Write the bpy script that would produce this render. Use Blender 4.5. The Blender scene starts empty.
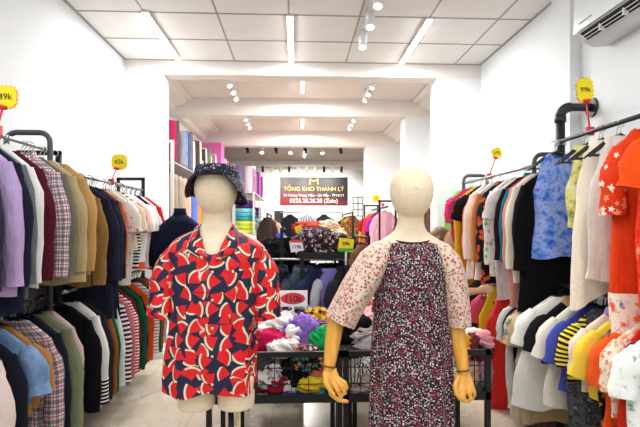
import bpy, math, random
from mathutils import Vector, Matrix, noise
PI = math.pi
C = bpy.context.scene.collection
rnd = random.Random(7)
CAMZ, F, YH = 1.42, 500.0, 226.0
TH = math.atan(24/500)
def PX(px, Y):                      # lateral position of something seen at column px at distance Y
    return Y*math.tan(math.atan((px-320)/F)+TH)
def PZ(py, Y, X=0.0):
    return CAMZ+(YH-py)*(X*math.sin(TH)+Y*math.cos(TH))/F
def P(px, py, Y):
    X = PX(px, Y); return Vector((X, Y, PZ(py, Y, X)))
def DY(px, X):                      # distance at which lateral position X shows at column px
    return X/math.tan(math.atan((px-320)/F)+TH)

# ------------------------------------------------------------------ materials
def lin(c):
    o = []
    for v in c[:3]:
        v = v/255.0
        o.append(v/12.92 if v <= .04045 else ((v+.055)/1.055)**2.4)
    return (o[0], o[1], o[2], 1)
class NT:
    def __init__(s, name, rough=.88, spec=.12, metal=0, sheen=0):
        s.m = bpy.data.materials.new(name); s.m.use_nodes = True
        s.t = s.m.node_tree; s.n = s.t.nodes; s.l = s.t.links
        s.b = s.n['Principled BSDF']
        s.b.inputs['Roughness'].default_value = rough
        s.b.inputs['Specular IOR Level'].default_value = spec
        s.b.inputs['Metallic'].default_value = metal
        if sheen: s.b.inputs['Sheen Weight'].default_value = sheen
        s.tc = None
    def set(s, sock, v):
        if isinstance(v, bpy.types.NodeSocket): s.l.new(v, sock)
        else: sock.default_value = v
    def uv(s, k='UV'):
        if not s.tc: s.tc = s.n.new('ShaderNodeTexCoord')
        return s.tc.outputs[k]
    def math(s, op, a, b=None, c=None):
        n = s.n.new('ShaderNodeMath'); n.operation = op
        s.set(n.inputs[0], a)
        if b is not None: s.set(n.inputs[1], b)
        if c is not None: s.set(n.inputs[2], c)
        return n.outputs[0]
    def vm(s, op, a, b=None, sc=None):
        n = s.n.new('ShaderNodeVectorMath'); n.operation = op
        s.set(n.inputs[0], a)
        if b is not None: s.set(n.inputs[1], b)
        if sc is not None: s.set(n.inputs[3], sc)
        return n.outputs[1] if op in ('LENGTH','DOT_PRODUCT','DISTANCE') else n.outputs[0]
    def sep(s, v):
        n = s.n.new('ShaderNodeSeparateXYZ'); s.l.new(v, n.inputs[0]); return n.outputs
    def mix(s, f, a, b):
        n = s.n.new('ShaderNodeMix'); n.data_type = 'RGBA'
        s.set(n.inputs[0], f); s.set(n.inputs[6], a); s.set(n.inputs[7], b)
        return n.outputs[2]
    def noise(s, scale, v=None, det=3, rough=.5):
        n = s.n.new('ShaderNodeTexNoise'); n.inputs['Scale'].default_value = scale
        n.inputs['Detail'].default_value = det; n.inputs['Roughness'].default_value = rough
        s.l.new(v if v else s.uv(), n.inputs['Vector']); return n
    def vor(s, scale, v=None, rand=1.0, dims='2D'):
        n = s.n.new('ShaderNodeTexVoronoi'); n.voronoi_dimensions = dims
        n.inputs['Scale'].default_value = scale; n.inputs['Randomness'].default_value = rand
        s.l.new(v if v else s.uv(), n.inputs['Vector']); return n
    def ramp(s, f, stops, interp='LINEAR'):
        n = s.n.new('ShaderNodeValToRGB'); n.color_ramp.interpolation = interp
        e = n.color_ramp.elements
        while len(e) > len(stops): e.remove(e[-1])
        while len(e) < len(stops): e.new(1)
        for x, (p, c) in zip(e, stops): x.position = p; x.color = lin(c) if len(c) == 3 else c
        s.l.new(f, n.inputs[0]); return n.outputs[0]
    def bump(s, h, strength=.3, dist=.002):
        n = s.n.new('ShaderNodeBump'); n.inputs['Strength'].default_value = strength
        n.inputs['Distance'].default_value = dist
        s.l.new(h, n.inputs['Height']); s.l.new(n.outputs[0], s.b.inputs['Normal'])
    def col(s, c): s.set(s.b.inputs['Base Color'], c)
    def weave(s, strength=.35):
        a = s.noise(7, s.vm('MULTIPLY', s.uv(), (3.2, .8, 1)), 4, .6).outputs[0]
        b = s.noise(30, det=3, rough=.6).outputs[0]
        s.bump(s.math('MULTIPLY_ADD', b, .3, a), min(1, strength*2.4), .016)
_mc = {}
def cached(fn):
    def w(*a, **k):
        key = (fn.__name__,)+a+tuple(sorted(k.items()))
        if key not in _mc: _mc[key] = fn(*a, **k)
        return _mc[key]
    return w
@cached
def plain(c, rough=.9, spec=.08):
    m = NT('plain_fabric', rough, spec)
    c2 = tuple(min(255, v*.86) for v in c)
    m.col(m.mix(m.noise(9, det=3).outputs[0], lin(c2), lin(c))); m.weave(); return m.m
@cached
def paint(c, rough=.5, spec=.4, metal=0.0, name='painted'):
    m = NT(name, rough, spec, metal)
    c2 = tuple(v*.95 for v in c)
    m.col(m.mix(m.noise(5, m.uv('Object')).outputs[0], lin(c2), lin(c))); return m.m
@cached
def stripes(c1, c2, freq=25, duty=.5, axis=1, c3=None):
    m = NT('striped_fabric'); x = m.sep(m.uv())[axis]
    s = m.math('FRACT', m.math('MULTIPLY', x, float(freq)))
    f = m.math('LESS_THAN', s, duty)
    c = m.mix(f, lin(c1), lin(c2))
    if c3:
        f3 = m.math('LESS_THAN', m.math('FRACT', m.math('MULTIPLY', x, freq/2.0)), .12)
        c = m.mix(f3, c, lin(c3))
    m.col(c); m.weave(.2); return m.m
@cached
def plaid(base, c2, c3, freq=16):
    m = NT('plaid_fabric'); s = m.sep(m.uv()); c = lin(base)
    def band(ax, off, w, f):
        return m.math('LESS_THAN', m.math('FRACT', m.math('ADD', m.math('MULTIPLY', s[ax], float(f)), off)), w)
    for ax in (0, 1):
        c = m.mix(m.math('MULTIPLY', band(ax, .0, .42, freq), .6), c, lin(c2))
    for ax in (0, 1):
        c = m.mix(m.math('MULTIPLY', band(ax, .35, .14, freq), .8), c, lin(c3))
    m.col(c); m.weave(.2); return m.m
@cached
def floral(base, cols, scale=40, size=.45, rand=1.0, dens=1.0, petals=5):
    m = NT('printed_fabric')
    v = m.vor(scale, rand=rand)
    d = m.vm('SUBTRACT', m.vm('SCALE', m.uv(), sc=float(scale)), m.vm('SCALE', v.outputs['Position'], sc=float(scale)))
    d = m.vm('MULTIPLY', d, (1, 1, 0))
    sx = m.sep(d); ang = m.math('ARCTAN2', sx[1], sx[0])
    rc = m.sep(v.outputs['Color'])
    pet = m.math('MULTIPLY_ADD', m.math('SINE', m.math('ADD', m.math('MULTIPLY', ang, float(petals)), m.math('MULTIPLY', rc[0], 6.28))), .28, .8)
    r = m.vm('LENGTH', d)
    thr = m.math('MULTIPLY', pet, m.math('MULTIPLY_ADD', rc[1], size*.5, size*.6))
    inside = m.math('LESS_THAN', r, thr)
    if dens < 1: inside = m.math('MULTIPLY', inside, m.math('LESS_THAN', rc[2], dens))
    k = len(cols); stops = [(i/k, c) for i, c in enumerate(cols)]
    fc = m.ramp(rc[0], stops, 'CONSTANT')
    base2 = m.mix(m.noise(12).outputs[0], lin(tuple(x*.88 for x in base)), lin(base))
    m.col(m.mix(inside, base2, fc)); m.weave(.25); return m.m
@cached
def blotch(cols, scale=8, det=4):
    m = NT('blotched_fabric')
    k = len(cols)
    m.col(m.ramp(m.noise(scale, det=det, rough=.7).outputs[0], [(.3+.4*i/max(1, k-1), c) for i, c in enumerate(cols)])); m.weave(.3)
    return m.m
@cached
def lace(c, c2):
    m = NT('lace_fabric'); v = m.vor(120)
    m.col(m.mix(m.math('LESS_THAN', v.outputs['Distance'], .22), lin(c), lin(c2)))
    m.bump(v.outputs['Distance'], .5, .004); return m.m
def watermelon():
    m = NT('watermelon_print', .6, .35); S = 15.8
    seeds = m.vor(62.0)
    out = lin((20, 24, 56))
    for off, sd_, pr in (((3.3, 7.7, 0), 31.0, .62), ((0, 0, 0), 25.0, 2.0)):
        uv = m.vm('ADD', m.vm('SCALE', m.uv(), sc=S), off)
        v = m.vor(1.0, uv, rand=.4)
        d = m.vm('MULTIPLY', m.vm('SUBTRACT', uv, v.outputs['Position']), (1, 1, 0))
        rc = m.sep(v.outputs['Color']); a = m.math('MULTIPLY', rc[0], sd_)
        ca, sa = m.math('COSINE', a), m.math('SINE', a)
        s = m.sep(d)
        x = m.math('ADD', m.math('ADD', m.math('MULTIPLY', s[0], ca), m.math('MULTIPLY', s[1], sa)), .42)
        y = m.math('SUBTRACT', m.math('MULTIPLY', s[1], ca), m.math('MULTIPLY', s[0], sa))
        r = m.math('SQRT', m.math('ADD', m.math('MULTIPLY', x, x), m.math('MULTIPLY', y, y)))
        ang = m.math('ABSOLUTE', m.math('ARCTAN2', y, x))
        wedge = m.math('MULTIPLY', m.math('MULTIPLY', m.math('LESS_THAN', ang, .64), m.math('LESS_THAN', r, .95)), m.math('LESS_THAN', rc[2], pr))
        col = m.ramp(r, [(0, (214, 20, 24)), (.74, (206, 16, 22)), (.78, (222, 204, 176)), (.86, (222, 214, 184)), (.89, (30, 66, 56)), (.95, (20, 26, 52))])
        sd = m.math('MULTIPLY', m.math('LESS_THAN', seeds.outputs['Distance'], .13), m.math('LESS_THAN', r, .66))
        col = m.mix(m.math('MULTIPLY', sd, .5), col, lin((60, 12, 24)))
        out = m.mix(wedge, out, col)
    m.col(out); m.weave(.2); return m.m
def dress_print():
    m = NT('small_flower_print', .75)
    v = m.vor(125.0); rc = m.sep(v.outputs['Color'])
    base = m.mix(m.math('GREATER_THAN', m.noise(30, det=1).outputs[0], .56), lin((34, 28, 34)), lin((74, 26, 46)))
    fc = m.ramp(rc[0], [(0, (190, 178, 172)), (.32, (140, 112, 118)), (.58, (100, 34, 60)), (.76, (92, 100, 92)), (.9, (214, 204, 196))], 'CONSTANT')
    ins = m.math('LESS_THAN', v.outputs['Distance'], m.math('MULTIPLY_ADD', rc[1], .2, .26))
    c = m.mix(ins, base, fc)
    v2 = m.vor(15.0, rand=.9)
    c = m.mix(m.math('MULTIPLY', m.math('LESS_THAN', v2.outputs['Distance'], .25), .6), c, lin((100, 26, 54)))
    m.col(c); m.weave(.2); return m.m
@cached
def emit(c, s, name='lit'):
    m = NT(name); m.b.inputs['Emission Color'].default_value = lin(c); m.b.inputs['Emission Strength'].default_value = s
    m.col(lin((235, 235, 235))); return m.m
BLACK = paint((20, 21, 23), .5, .3, 0.0, 'black_enamel'); STEEL = paint((190, 192, 194), .3, .6, .9, 'steel')
WHITEP = paint((232, 232, 230), .45, .4, 0.0, 'white_plastic'); GREYM = paint((72, 76, 80), .4, .5, .3, 'grey_metal')
BLKPL = paint((20, 20, 22), .35, .5, 0.0, 'black_plastic')
LINEN = None
def linen():
    m = NT('linen_cover', .9, .15)
    m.col(m.mix(m.noise(60, m.uv('Object'), 4).outputs[0], lin((214, 194, 164)), lin((232, 214, 188))))
    m.bump(m.noise(350, m.uv('Object'), 2).outputs[0], .2, .001); return m.m
LINEN = linen()

# ------------------------------------------------------------------ mesh helpers
class G:
    def __init__(s): s.v = []; s.f = []; s.uv = []; s.sm = []
    def face(s, idx, uv=None, smooth=False):
        s.f.append(tuple(idx)); s.uv.append(uv or [(s.v[i][0]+s.v[i][1], s.v[i][2]+.5*s.v[i][1]) for i in idx]); s.sm.append(smooth)
    def box(s, x0, x1, y0, y1, z0, z1):
        b = len(s.v)
        s.v += [(x0,y0,z0),(x1,y0,z0),(x1,y1,z0),(x0,y1,z0),(x0,y0,z1),(x1,y0,z1),(x1,y1,z1),(x0,y1,z1)]
        for q in ((0,3,2,1),(4,5,6,7),(0,1,5,4),(1,2,6,5),(2,3,7,6),(3,0,4,7)): s.face([b+i for i in q])
        return s
    def loft(s, rings, us=None, vs=None, caps=(True, True), closed=True, smooth=True):
        n = len(rings[0]); b = len(s.v)
        for r in rings: s.v += [tuple(p) for p in r]
        if us is None:
            R = max(rings, key=lambda r: sum((Vector(r[i])-Vector(r[i-1])).length for i in range(len(r))))
            us = [0]
            for i in range(1, n+1): us.append(us[-1]+(Vector(R[i % n])-Vector(R[i-1])).length)
        if vs is None:
            vs = [0]
            for j in range(1, len(rings)):
                a = sum((Vector(p) for p in rings[j]), Vector())/n; c = sum((Vector(p) for p in rings[j-1]), Vector())/n
                vs.append(vs[-1]-max((a-c).length, .001))
        for j in range(len(rings)-1):
            for i in range(n if closed else n-1):
                i2 = (i+1) % n
                s.face((b+j*n+i, b+j*n+i2, b+(j+1)*n+i2, b+(j+1)*n+i), [(us[i], vs[j]), (us[i+1], vs[j]), (us[i+1], vs[j+1]), (us[i], vs[j+1])], smooth)
        if caps[0]: s.face([b+i for i in range(n)][::-1], smooth=False)
        if caps[1]: s.face([b+(len(rings)-1)*n+i for i in range(n)], smooth=False)
        return s
    def tube(s, pts, r, n=8, flat=1.0, caps=(True, True)):
        pts = [Vector(p) for p in pts]; k = len(pts)
        rr = r if isinstance(r, (list, tuple)) else [r]*k
        up = None; rings = []
        for i, p in enumerate(pts):
            d = (pts[min(i+1, k-1)]-pts[max(i-1, 0)]).normalized()
            if up is None:
                up = Vector((0, 1, 0)) if abs(d.y) < .9 else Vector((1, 0, 0))
            up = (up-d*up.dot(d)).normalized(); sd = d.cross(up)
            rings.append([p+sd*rr[i]*math.cos(2*PI*j/n)+up*rr[i]*flat*math.sin(2*PI*j/n) for j in range(n)])
        return s.loft(rings, caps=caps)
    def cyl(s, p0, p1, r, n=12, r1=None): return s.tube([p0, p1], [r, r if r1 is None else r1], n)
    def cap(s, pts, rr, n=12, flat=1.0):     # rounded limb
        pts = [Vector(p) for p in pts]
        d0 = (pts[0]-pts[1]).normalized(); d1 = (pts[-1]-pts[-2]).normalized()
        P2 = [pts[0]+d0*rr[0]*.95, pts[0]+d0*rr[0]*.6]+pts+[pts[-1]+d1*rr[-1]*.6, pts[-1]+d1*rr[-1]*.95]
        R2 = [rr[0]*.3, rr[0]*.8]+list(rr)+[rr[-1]*.8, rr[-1]*.3]
        return s.tube(P2, R2, n, flat)
    def ell(s, c, r, nu=20, nv=12, rot=None):
        rings = []
        for j in range(1, nv):
            ph = PI*j/nv
            ring = []
            for i in range(nu):
                a = 2*PI*i/nu; p = Vector((r[0]*math.sin(ph)*math.cos(a), r[1]*math.sin(ph)*math.sin(a), r[2]*math.cos(ph)))
                if rot: p = rot @ p
                ring.append(p+Vector(c))
            rings.append(ring)
        return s.loft(rings)
    def obj(s, name, mat, parent=None, loc=(0, 0, 0), rz=0):
        me = bpy.data.meshes.new(name); me.from_pydata(s.v, [], s.f)
        uvl = me.uv_layers.new(name='UVMap'); k = 0
        for u in s.uv:
            for a in u: uvl.data[k].uv = a; k += 1
        me.polygons.foreach_set('use_smooth', s.sm); me.materials.append(mat); me.update()
        o = bpy.data.objects.new(name, me); C.objects.link(o); o.location = loc; o.rotation_euler = (0, 0, rz)
        if parent: o.parent = parent
        return o
def tag(o, label, cat, group=None):
    o['label'] = label; o['category'] = cat
    if group: o['group'] = group
    return o
def thing(name, label, cat, loc=(0, 0, 0), rz=0, group=None):
    o = bpy.data.objects.new(name, None); C.objects.link(o); o.location = loc; o.rotation_euler = (0, 0, rz); o.empty_display_size = .1
    return tag(o, label, cat, group)
def struct(o): o['kind'] = 'structure'; return o
def copy_tree(o, parent=None):
    c = o.copy(); C.objects.link(c); c.parent = parent
    for ch in [x for x in bpy.data.objects if x.parent == o]: copy_tree(ch, c)
    return c
def arc(c, r, a0, a1, n, ax=(0, 2), other=0):
    out = []
    for i in range(n+1):
        a = a0+(a1-a0)*i/n; p = [0, 0, 0]; p[ax[0]] = c[0]+r*math.cos(a); p[ax[1]] = c[1]+r*math.sin(a)
        p[3-ax[0]-ax[1]] = other; out.append(tuple(p))
    return out
def lettering(txt, size, mat, parent, loc, rot=(PI/2, 0, 0), align='CENTER', bold=0.0, sx=1.0):
    cu = bpy.data.curves.new('txt', 'FONT'); cu.resolution_u = 3; cu.body = txt; cu.size = size; cu.extrude = .0008; cu.offset = bold
    cu.align_x = align; cu.align_y = 'CENTER'; cu.materials.append(mat)
    tmp = bpy.data.objects.new('tmp', cu); C.objects.link(tmp); bpy.context.view_layer.update()
    me = bpy.data.meshes.new_from_object(tmp.evaluated_get(bpy.context.evaluated_depsgraph_get())); bpy.data.objects.remove(tmp)
    me.name = 'lettering'; me.materials.clear(); me.materials.append(mat)
    o = bpy.data.objects.new('lettering', me); C.objects.link(o); o.parent = parent; o.location = loc; o.rotation_euler = rot; o.scale = (sx, 1, 1)
    return o

# ------------------------------------------------------------------ the room
XL, XR, ZC, YB = -1.83, 2.04, 3.2, 14.4
def wallmat():
    m = NT('white_wall_paint', .7, .2)
    m.col(m.mix(m.noise(1.2, m.uv('Object'), 4).outputs[0], lin((226, 230, 232)), lin((236, 239, 240)))); m.bump(m.noise(60, m.uv('Object')).outputs[0], .05, .002); return m.m
WALL = wallmat()
def floormat():
    m = NT('floor_tiles', .22, .5)
    o = m.uv('Object'); s = m.sep(o)
    g = None
    for ax in (0, 1):
        f = m.math('LESS_THAN', m.math('FRACT', m.math('MULTIPLY_ADD', s[ax], 1/.6, .3)), .008)
        g = f if g is None else m.math('MAXIMUM', g, f)
    c = m.mix(m.noise(3.5, o, 6).outputs[0], lin((176, 166, 148)), lin((198, 188, 172)))
    m.col(m.mix(g, c, lin((150, 140, 124)))); m.set(m.b.inputs['Roughness'], m.math('MULTIPLY_ADD', m.noise(8, o).outputs[0], .15, .18)); return m.m
struct(G().box(XL-.1, XR+.1, -2.5, YB+.1, -.1, 0).obj('floor', floormat()))
struct(G().box(XL-.15, XL, -2.5, YB, 0, 3.4).obj('wall_left', WALL))
g = G().box(XR, XR+.15, -2.5, YB, 0, 3.4); struct(g.obj('wall_right', WALL))
struct(G().box(1.965, XR, 3.5, 3.76, 0, ZC).obj('trim_1', WALL))
struct(G().box(XL-.15, XR+.15, YB, YB+.15, 0, 3.4).obj('wall_back', WALL))
CEILM = paint((232, 222, 214), .8, .1, 0.0, 'ceiling_board')  # pinkish glow of the warm spotlights is mixed into this board colour
CEILSHADE = paint((176, 166, 158), .8, .1, 0.0, 'shade_tinted_ceiling_board')  # dimness of the unlit back bay painted in as a darker board
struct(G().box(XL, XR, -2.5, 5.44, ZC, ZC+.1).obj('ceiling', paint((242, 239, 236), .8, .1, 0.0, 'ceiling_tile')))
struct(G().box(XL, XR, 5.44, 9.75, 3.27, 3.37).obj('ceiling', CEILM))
struct(G().box(XL, XR, 9.75, YB, 3.12, 3.22).obj('ceiling', CEILSHADE))
g = G()
for k in range(-3, 4):
    x = -.06+.6*k
    if XL+.02 < x < XR-.02: g.box(x-.007, x+.007, -2.5, 5.42, ZC-.004, ZC+.01)
for k in range(-10, 3):
    y = 4.22+.6*k; g.box(XL, XR, y-.007, y+.007, ZC-.005, ZC+.01)
g.box(XL, XL+.02, -2.5, 5.42, ZC-.006, ZC+.01); g.box(XR-.02, XR, -2.5, 5.42, ZC-.006, ZC+.01); g.box(XL, XR, 5.41, 5.43, ZC-.006, ZC+.01)
struct(g.obj('trim_2', paint((168, 164, 158), .6)))
BEAM = paint((238, 232, 226), .75, .15, 0.0, 'beam_paint')
for i, (y, z0, th) in enumerate(((5.43, 3.05, .22), (7.26, 3.02, .25), (9.73, 2.98, .25), (13.1, 2.92, .2))):
    struct(G().box(XL, XR, y, y+th, z0, 3.35).obj('trim_%d' % (3+i), BEAM))
# pillars
struct(G().box(XL, -1.42, 5.434, 5.66, 0, 3.3).obj('trim_7', WALL))
struct(G().box(1.55, XR, 5.434, 5.7, 0, 3.3).obj('trim_8', WALL))
struct(G().box(1.60, XR, 7.264, 7.6, 0, 3.3).obj('trim_9', WALL))
struct(G().box(1.37, XR, 9.734, 10.1, 0, 3.3).obj('trim_10', WALL))
n = 11
for (y0, y1, zc) in ((5.65, 7.26, 3.27), (7.51, 9.73, 3.27)):
    for sgn, xw in ((1, XL), (-1, XR)):
        g = G()
        prof = [(0, zc), (.34, zc), (.34, zc-.035), (.27, zc-.05), (.25, zc-.09), (.12, zc-.14), (.09, zc-.2), (0, zc-.22)]
        rings = [[(xw+sgn*a, y, z) for a, z in prof] for y in (y0, y1)]
        if sgn < 0: rings = [r[::-1] for r in rings]
        g.loft(rings, smooth=False); struct(g.obj('trim_%d' % n, BEAM)); n += 1
# skirting
struct(G().box(XL, XL+.012, -2.5, 5.43, 0, .09).obj('baseboard_left', paint((205, 200, 192), .4)))
struct(G().box(XR-.012, XR, -2.5, 5.43, 0, .09).obj('baseboard_right', paint((205, 200, 192), .4)))
# dark doorway in the back wall
d = struct(G().box(-.62, -.36, YB-.03, YB+.01, 0, 1.86).obj('door_1', paint((46, 40, 38), .6)))

# ------------------------------------------------------------------ ceiling lights
TUBE = emit((250, 252, 255), 16.0, 'tube_light')
def batten(x, y0, y1, z, label, group='fluorescent battens'):
    t = thing('ceiling_batten_light', label, 'light', (x, (y0+y1)/2, z), 0, group); h = (y1-y0)/2
    G().box(-.03, .03, -h, h, -.018, 0).obj('housing', WHITEP, t)
    g = G(); g.loft([[(.022*math.cos(a), yy, -.02-.016*math.sin(a)) for a in [PI*k/8 for k in range(9)]] for yy in (-h+.01, h-.01)]); g.obj('tube', TUBE, t)
    return t
batten(-1.246, 4.18, 5.37, ZC-.006, 'left of the three long white ceiling tubes in the front bay')
batten(-.05, 4.2, 5.37, ZC-.006, 'middle one of the three long white ceiling tubes in the front bay')
batten(1.14, 4.2, 5.37, ZC-.006, 'right of the three long white ceiling tubes in the front bay')
batten(.085, 6.25, 6.85, 3.27, 'short white ceiling tube between the first and second beams')
batten(.11, 8.4, 9.3, 3.27, 'short white ceiling tube between the second and third beams')
batten(.2, 11.2, 12.2, 3.12, 'short white ceiling tube over the back bay')
for x in (-1.246, -.05, 1.14):
    for y in (.6, -1.4): batten(x, y, y+1.2, ZC-.006, 'long white ceiling tube behind the camera', 'tubes behind the camera')  # unseen fixtures added to light the front of the shop
WARM = emit((255, 214, 150), 14.0, 'warm_lamp'); COOLL = emit((255, 246, 226), 8.0, 'spot_lens')
def spot(x, y, z, aim, label, group, body=WHITEP, lens=COOLL, L=.13, r=.032):
    t = thing('track_spotlight', label, 'spotlight', (x, y, z), 0, group)
    d = Vector(aim).normalized(); p = Vector((0, 0, -.075))
    G().cyl((0, 0, 0), (0, 0, -.03), .02).tube([(0, 0, -.03), p], .008).obj('bracket', body, t)
    G().cyl(p-d*L*.45, p+d*L*.55, r, 16).obj('lamp_body', body, t)
    G().cyl(p+d*L*.55, p+d*(L*.55+.004), r*.8, 16).obj('lens', lens, t)
    return t
def track(x0, x1, y0, y1, z, label):
    w = .018; t = tag(G().box(min(x0, x1)-w*(y1 != y0), max(x0, x1)+w*(y1 != y0), min(y0, y1)-w*(x1 != x0), max(y0, y1)+w*(x1 != x0), z-.02, z).obj('light_track', WHITEP), label, 'lighting track'); return t
track(.60, .60, 2.9, 4.7, ZC-.006, 'white lighting track running towards the first beam, front bay')
for k, (px, py) in enumerate(((373, 0), (363, 14), (358.5, 30), (354.5, 45))):
    y = [3.25, 3.62, 4.0, 4.45][k]
    spot(.60, y, ZC-.03, (-.1, -.35, -1), ['white spotlight on the front track, nearest, cut by the frame', 'white spotlight on the front track, second from the front', 'white spotlight on the front track, third from the front', 'white spotlight at the far end of the front track'][k], 'spotlights on the front track', L=.17, r=.036)
for sx, side in ((-1, 'left'), (1, 'right')):
    for bay, (y0, zt) in enumerate(((5.95, 3.27), (7.9, 3.27))):
        xx = -.82 if sx < 0 else .95
        track(xx, xx, y0, y0+1.0, zt, 'white track on the %s of the ceiling bay %s' % (side, ('after the first beam', 'after the second beam')[bay]))
        for k in range(3):
            spot(xx, y0+.15+.32*k, zt-.02, (.35*-sx, -.5, -1), '%s white spotlight on the %s track %s' % (('near', 'middle', 'far')[k], side, ('after the first beam', 'after the second beam')[bay]), 'spotlights in the middle bays', L=.15)
track(-1.2, 1.2, 10.6, 10.6, 3.12, 'track across the grey ceiling behind the third beam')
for k, x in enumerate((-1.02, -.72, -.42, -.12, .2, .56, .95)):
    lit = k in (1, 3, 5)
    spot(x, 10.6, 3.10, (0, -.3, -1) if lit else (.2, .2, -1), ['unlit black spotlight at the left end under the grey ceiling', 'left glowing warm spotlight under the grey ceiling', 'black spotlight between the left and middle warm lamps', 'middle glowing warm spotlight under the grey ceiling', 'black spotlight between the middle and right warm lamps', 'right glowing warm spotlight under the grey ceiling', 'unlit black spotlight at the right end under the grey ceiling'][k],
         'spotlights under the grey ceiling', WHITEP if lit else BLKPL, emit((255, 205, 130), 30.0, 'warm_lamp') if lit else BLKPL, L=.12, r=.045 if lit else .035)
track(-.95, 1.25, 12.9, 12.9, 2.98, 'long track on the last beam before the banner')
for k in range(10):
    spot(-.85+.225*k, 12.88, 2.96, (0, .5, -1), '%s in the row of ten small spotlights before the banner' % ['first from left', 'second from left', 'third from left', 'fourth from left', 'fifth from left', 'sixth from left', 'fourth from right', 'third from right', 'second from right', 'rightmost'][k], 'spotlights before the banner', BLKPL if k in (0, 3, 7, 9) else WHITEP, COOLL, L=.15)

# ------------------------------------------------------------------ air conditioner
t = thing('air_conditioner', 'white wall-mounted air conditioner, its outlet louvre open, upper right', 'air conditioner', (XR, 2.25, 2.6))
prof = [(0, .0), (-.10, -.012), (-.17, .02), (-.215, .06), (-.225, .12), (-.225, .30), (-.2, .325), (0, .33)]
g = G(); g.loft([[(x, y, z) for x, z in prof] for y in (0, .93)], smooth=False); b = g.obj('body', paint((226, 231, 233), .35, .5), t)
g = G(); g.loft([[(x, y, z) for x, z in ((-.236, .065), (-.229, .30), (-.223, .30), (-.229, .065))] for y in (.004, .926)], smooth=False); g.obj('front_panel', paint((228, 233, 235), .3, .5), t)
g = G(); pr = [(-.168, .016), (-.216, .056), (-.210, .062), (-.160, .024)]
g.loft([[(x, y, z) for x, z in pr] for y in (.05, .88)], smooth=False); g.obj('air_outlet', paint((30, 34, 38), .6), t)
for k in range(2):
    u = .35+.35*k; x = -.168-.048*u; z = .016+.04*u
    fl = G().loft([[(x-.010, y, z-.012), (x+.012, y, z+.004), (x+.012, y, z+.0), (x-.010, y, z-.016)] for y in (.07, .86)], smooth=False).obj('louvre', WHITEP, t)
for y in (.25, .47, .69): G().box(-.205, -.17, y, y+.012, .008, .05).obj('louvre_support', WHITEP, t)
lg = G().box(-.2375, -.2355, .72, .86, .105, .113).obj('badge', paint((120, 128, 132), .4), t); lg['label'] = 'thin grey badge'

# ------------------------------------------------------------------ banner
t = thing('shop_banner', 'dark red and black shop banner with yellow and white lettering on the back wall', 'banner', (PX(314, 14.3), 14.383, PZ(191, 14.3)))
mb = NT('banner_print', .4, .4); s = mb.sep(mb.uv('Object'))
gr = mb.math('ADD', mb.math('MULTIPLY_ADD', s[2], -1.25, .38), mb.math('MULTIPLY', s[0], -.22))
mb.col(mb.ramp(gr, [(0, (14, 12, 22)), (.4, (36, 12, 20)), (.65, (96, 14, 22)), (1, (130, 16, 24))]))
G().box(-.97, .97, -.015, .015, -.4, .4).obj('sheet', mb.m, t)
YEL = paint((240, 196, 60), .5); WHT = paint((240, 238, 232), .5)
lettering('M', .24, paint((226, 172, 50), .4), t, (0, -.018, .27), bold=0, sx=1.7)
lettering('TỔNG KHO THANH LÝ', .165, YEL, t, (0, -.018, .06), bold=0)
lettering('54 Hoàng Trọng Mậu - Gò Vấp - TP.HCM', .1, WHT, t, (0, -.018, -.12), bold=0)
lettering('0325.28.28.28 (Zalo)', .165, WHT, t, (0, -.018, -.28), bold=.001)

# ------------------------------------------------------------------ hangers and garments
def hanger_meshes(bodymat, hookmat):
    g = G(); pts = [(-.185, 0, -.185), (-.16, 0, -.165), (-.06, 0, -.088), (0, 0, -.06), (.06, 0, -.088), (.16, 0, -.165), (.185, 0, -.185)]
    g.tube(pts, [.005, .007, .008, .009, .008, .007, .005], 6); g.tube([(-.165, 0, -.172), (.165, 0, -.172)], .004, 6)
    b = g.obj('hanger', bodymat)
    g = G(); g.tube([(0, 0, -.06), (0, 0, -.035)]+[(.0+.019*math.cos(a), 0, .0+.019*math.sin(a)) for a in [-PI/2+.2+k*(PI*1.35)/8 for k in range(9)]], .003, 6)
    h = g.obj('hook', hookmat, b); return b
hproto = {}
used = set()
HL = {}
def hanger(x, y, z, rz, kind, label, group):
    if kind not in hproto:
        mats = {'white': (WHITEP, STEEL), 'black': (BLKPL, BLKPL), 'blacksteel': (BLKPL, STEEL)}
        hproto[kind] = hanger_meshes(*mats[kind]); h = hproto[kind]
    else: h = copy_tree(hproto[kind])
    h.location = (x, y, z-.006); h.rotation_euler = (0, 0, rz); tag(h, label, 'clothes hanger', group); return h
def ss(t): t = max(0, min(1, t)); return t*t*(3-2*t)
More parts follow.
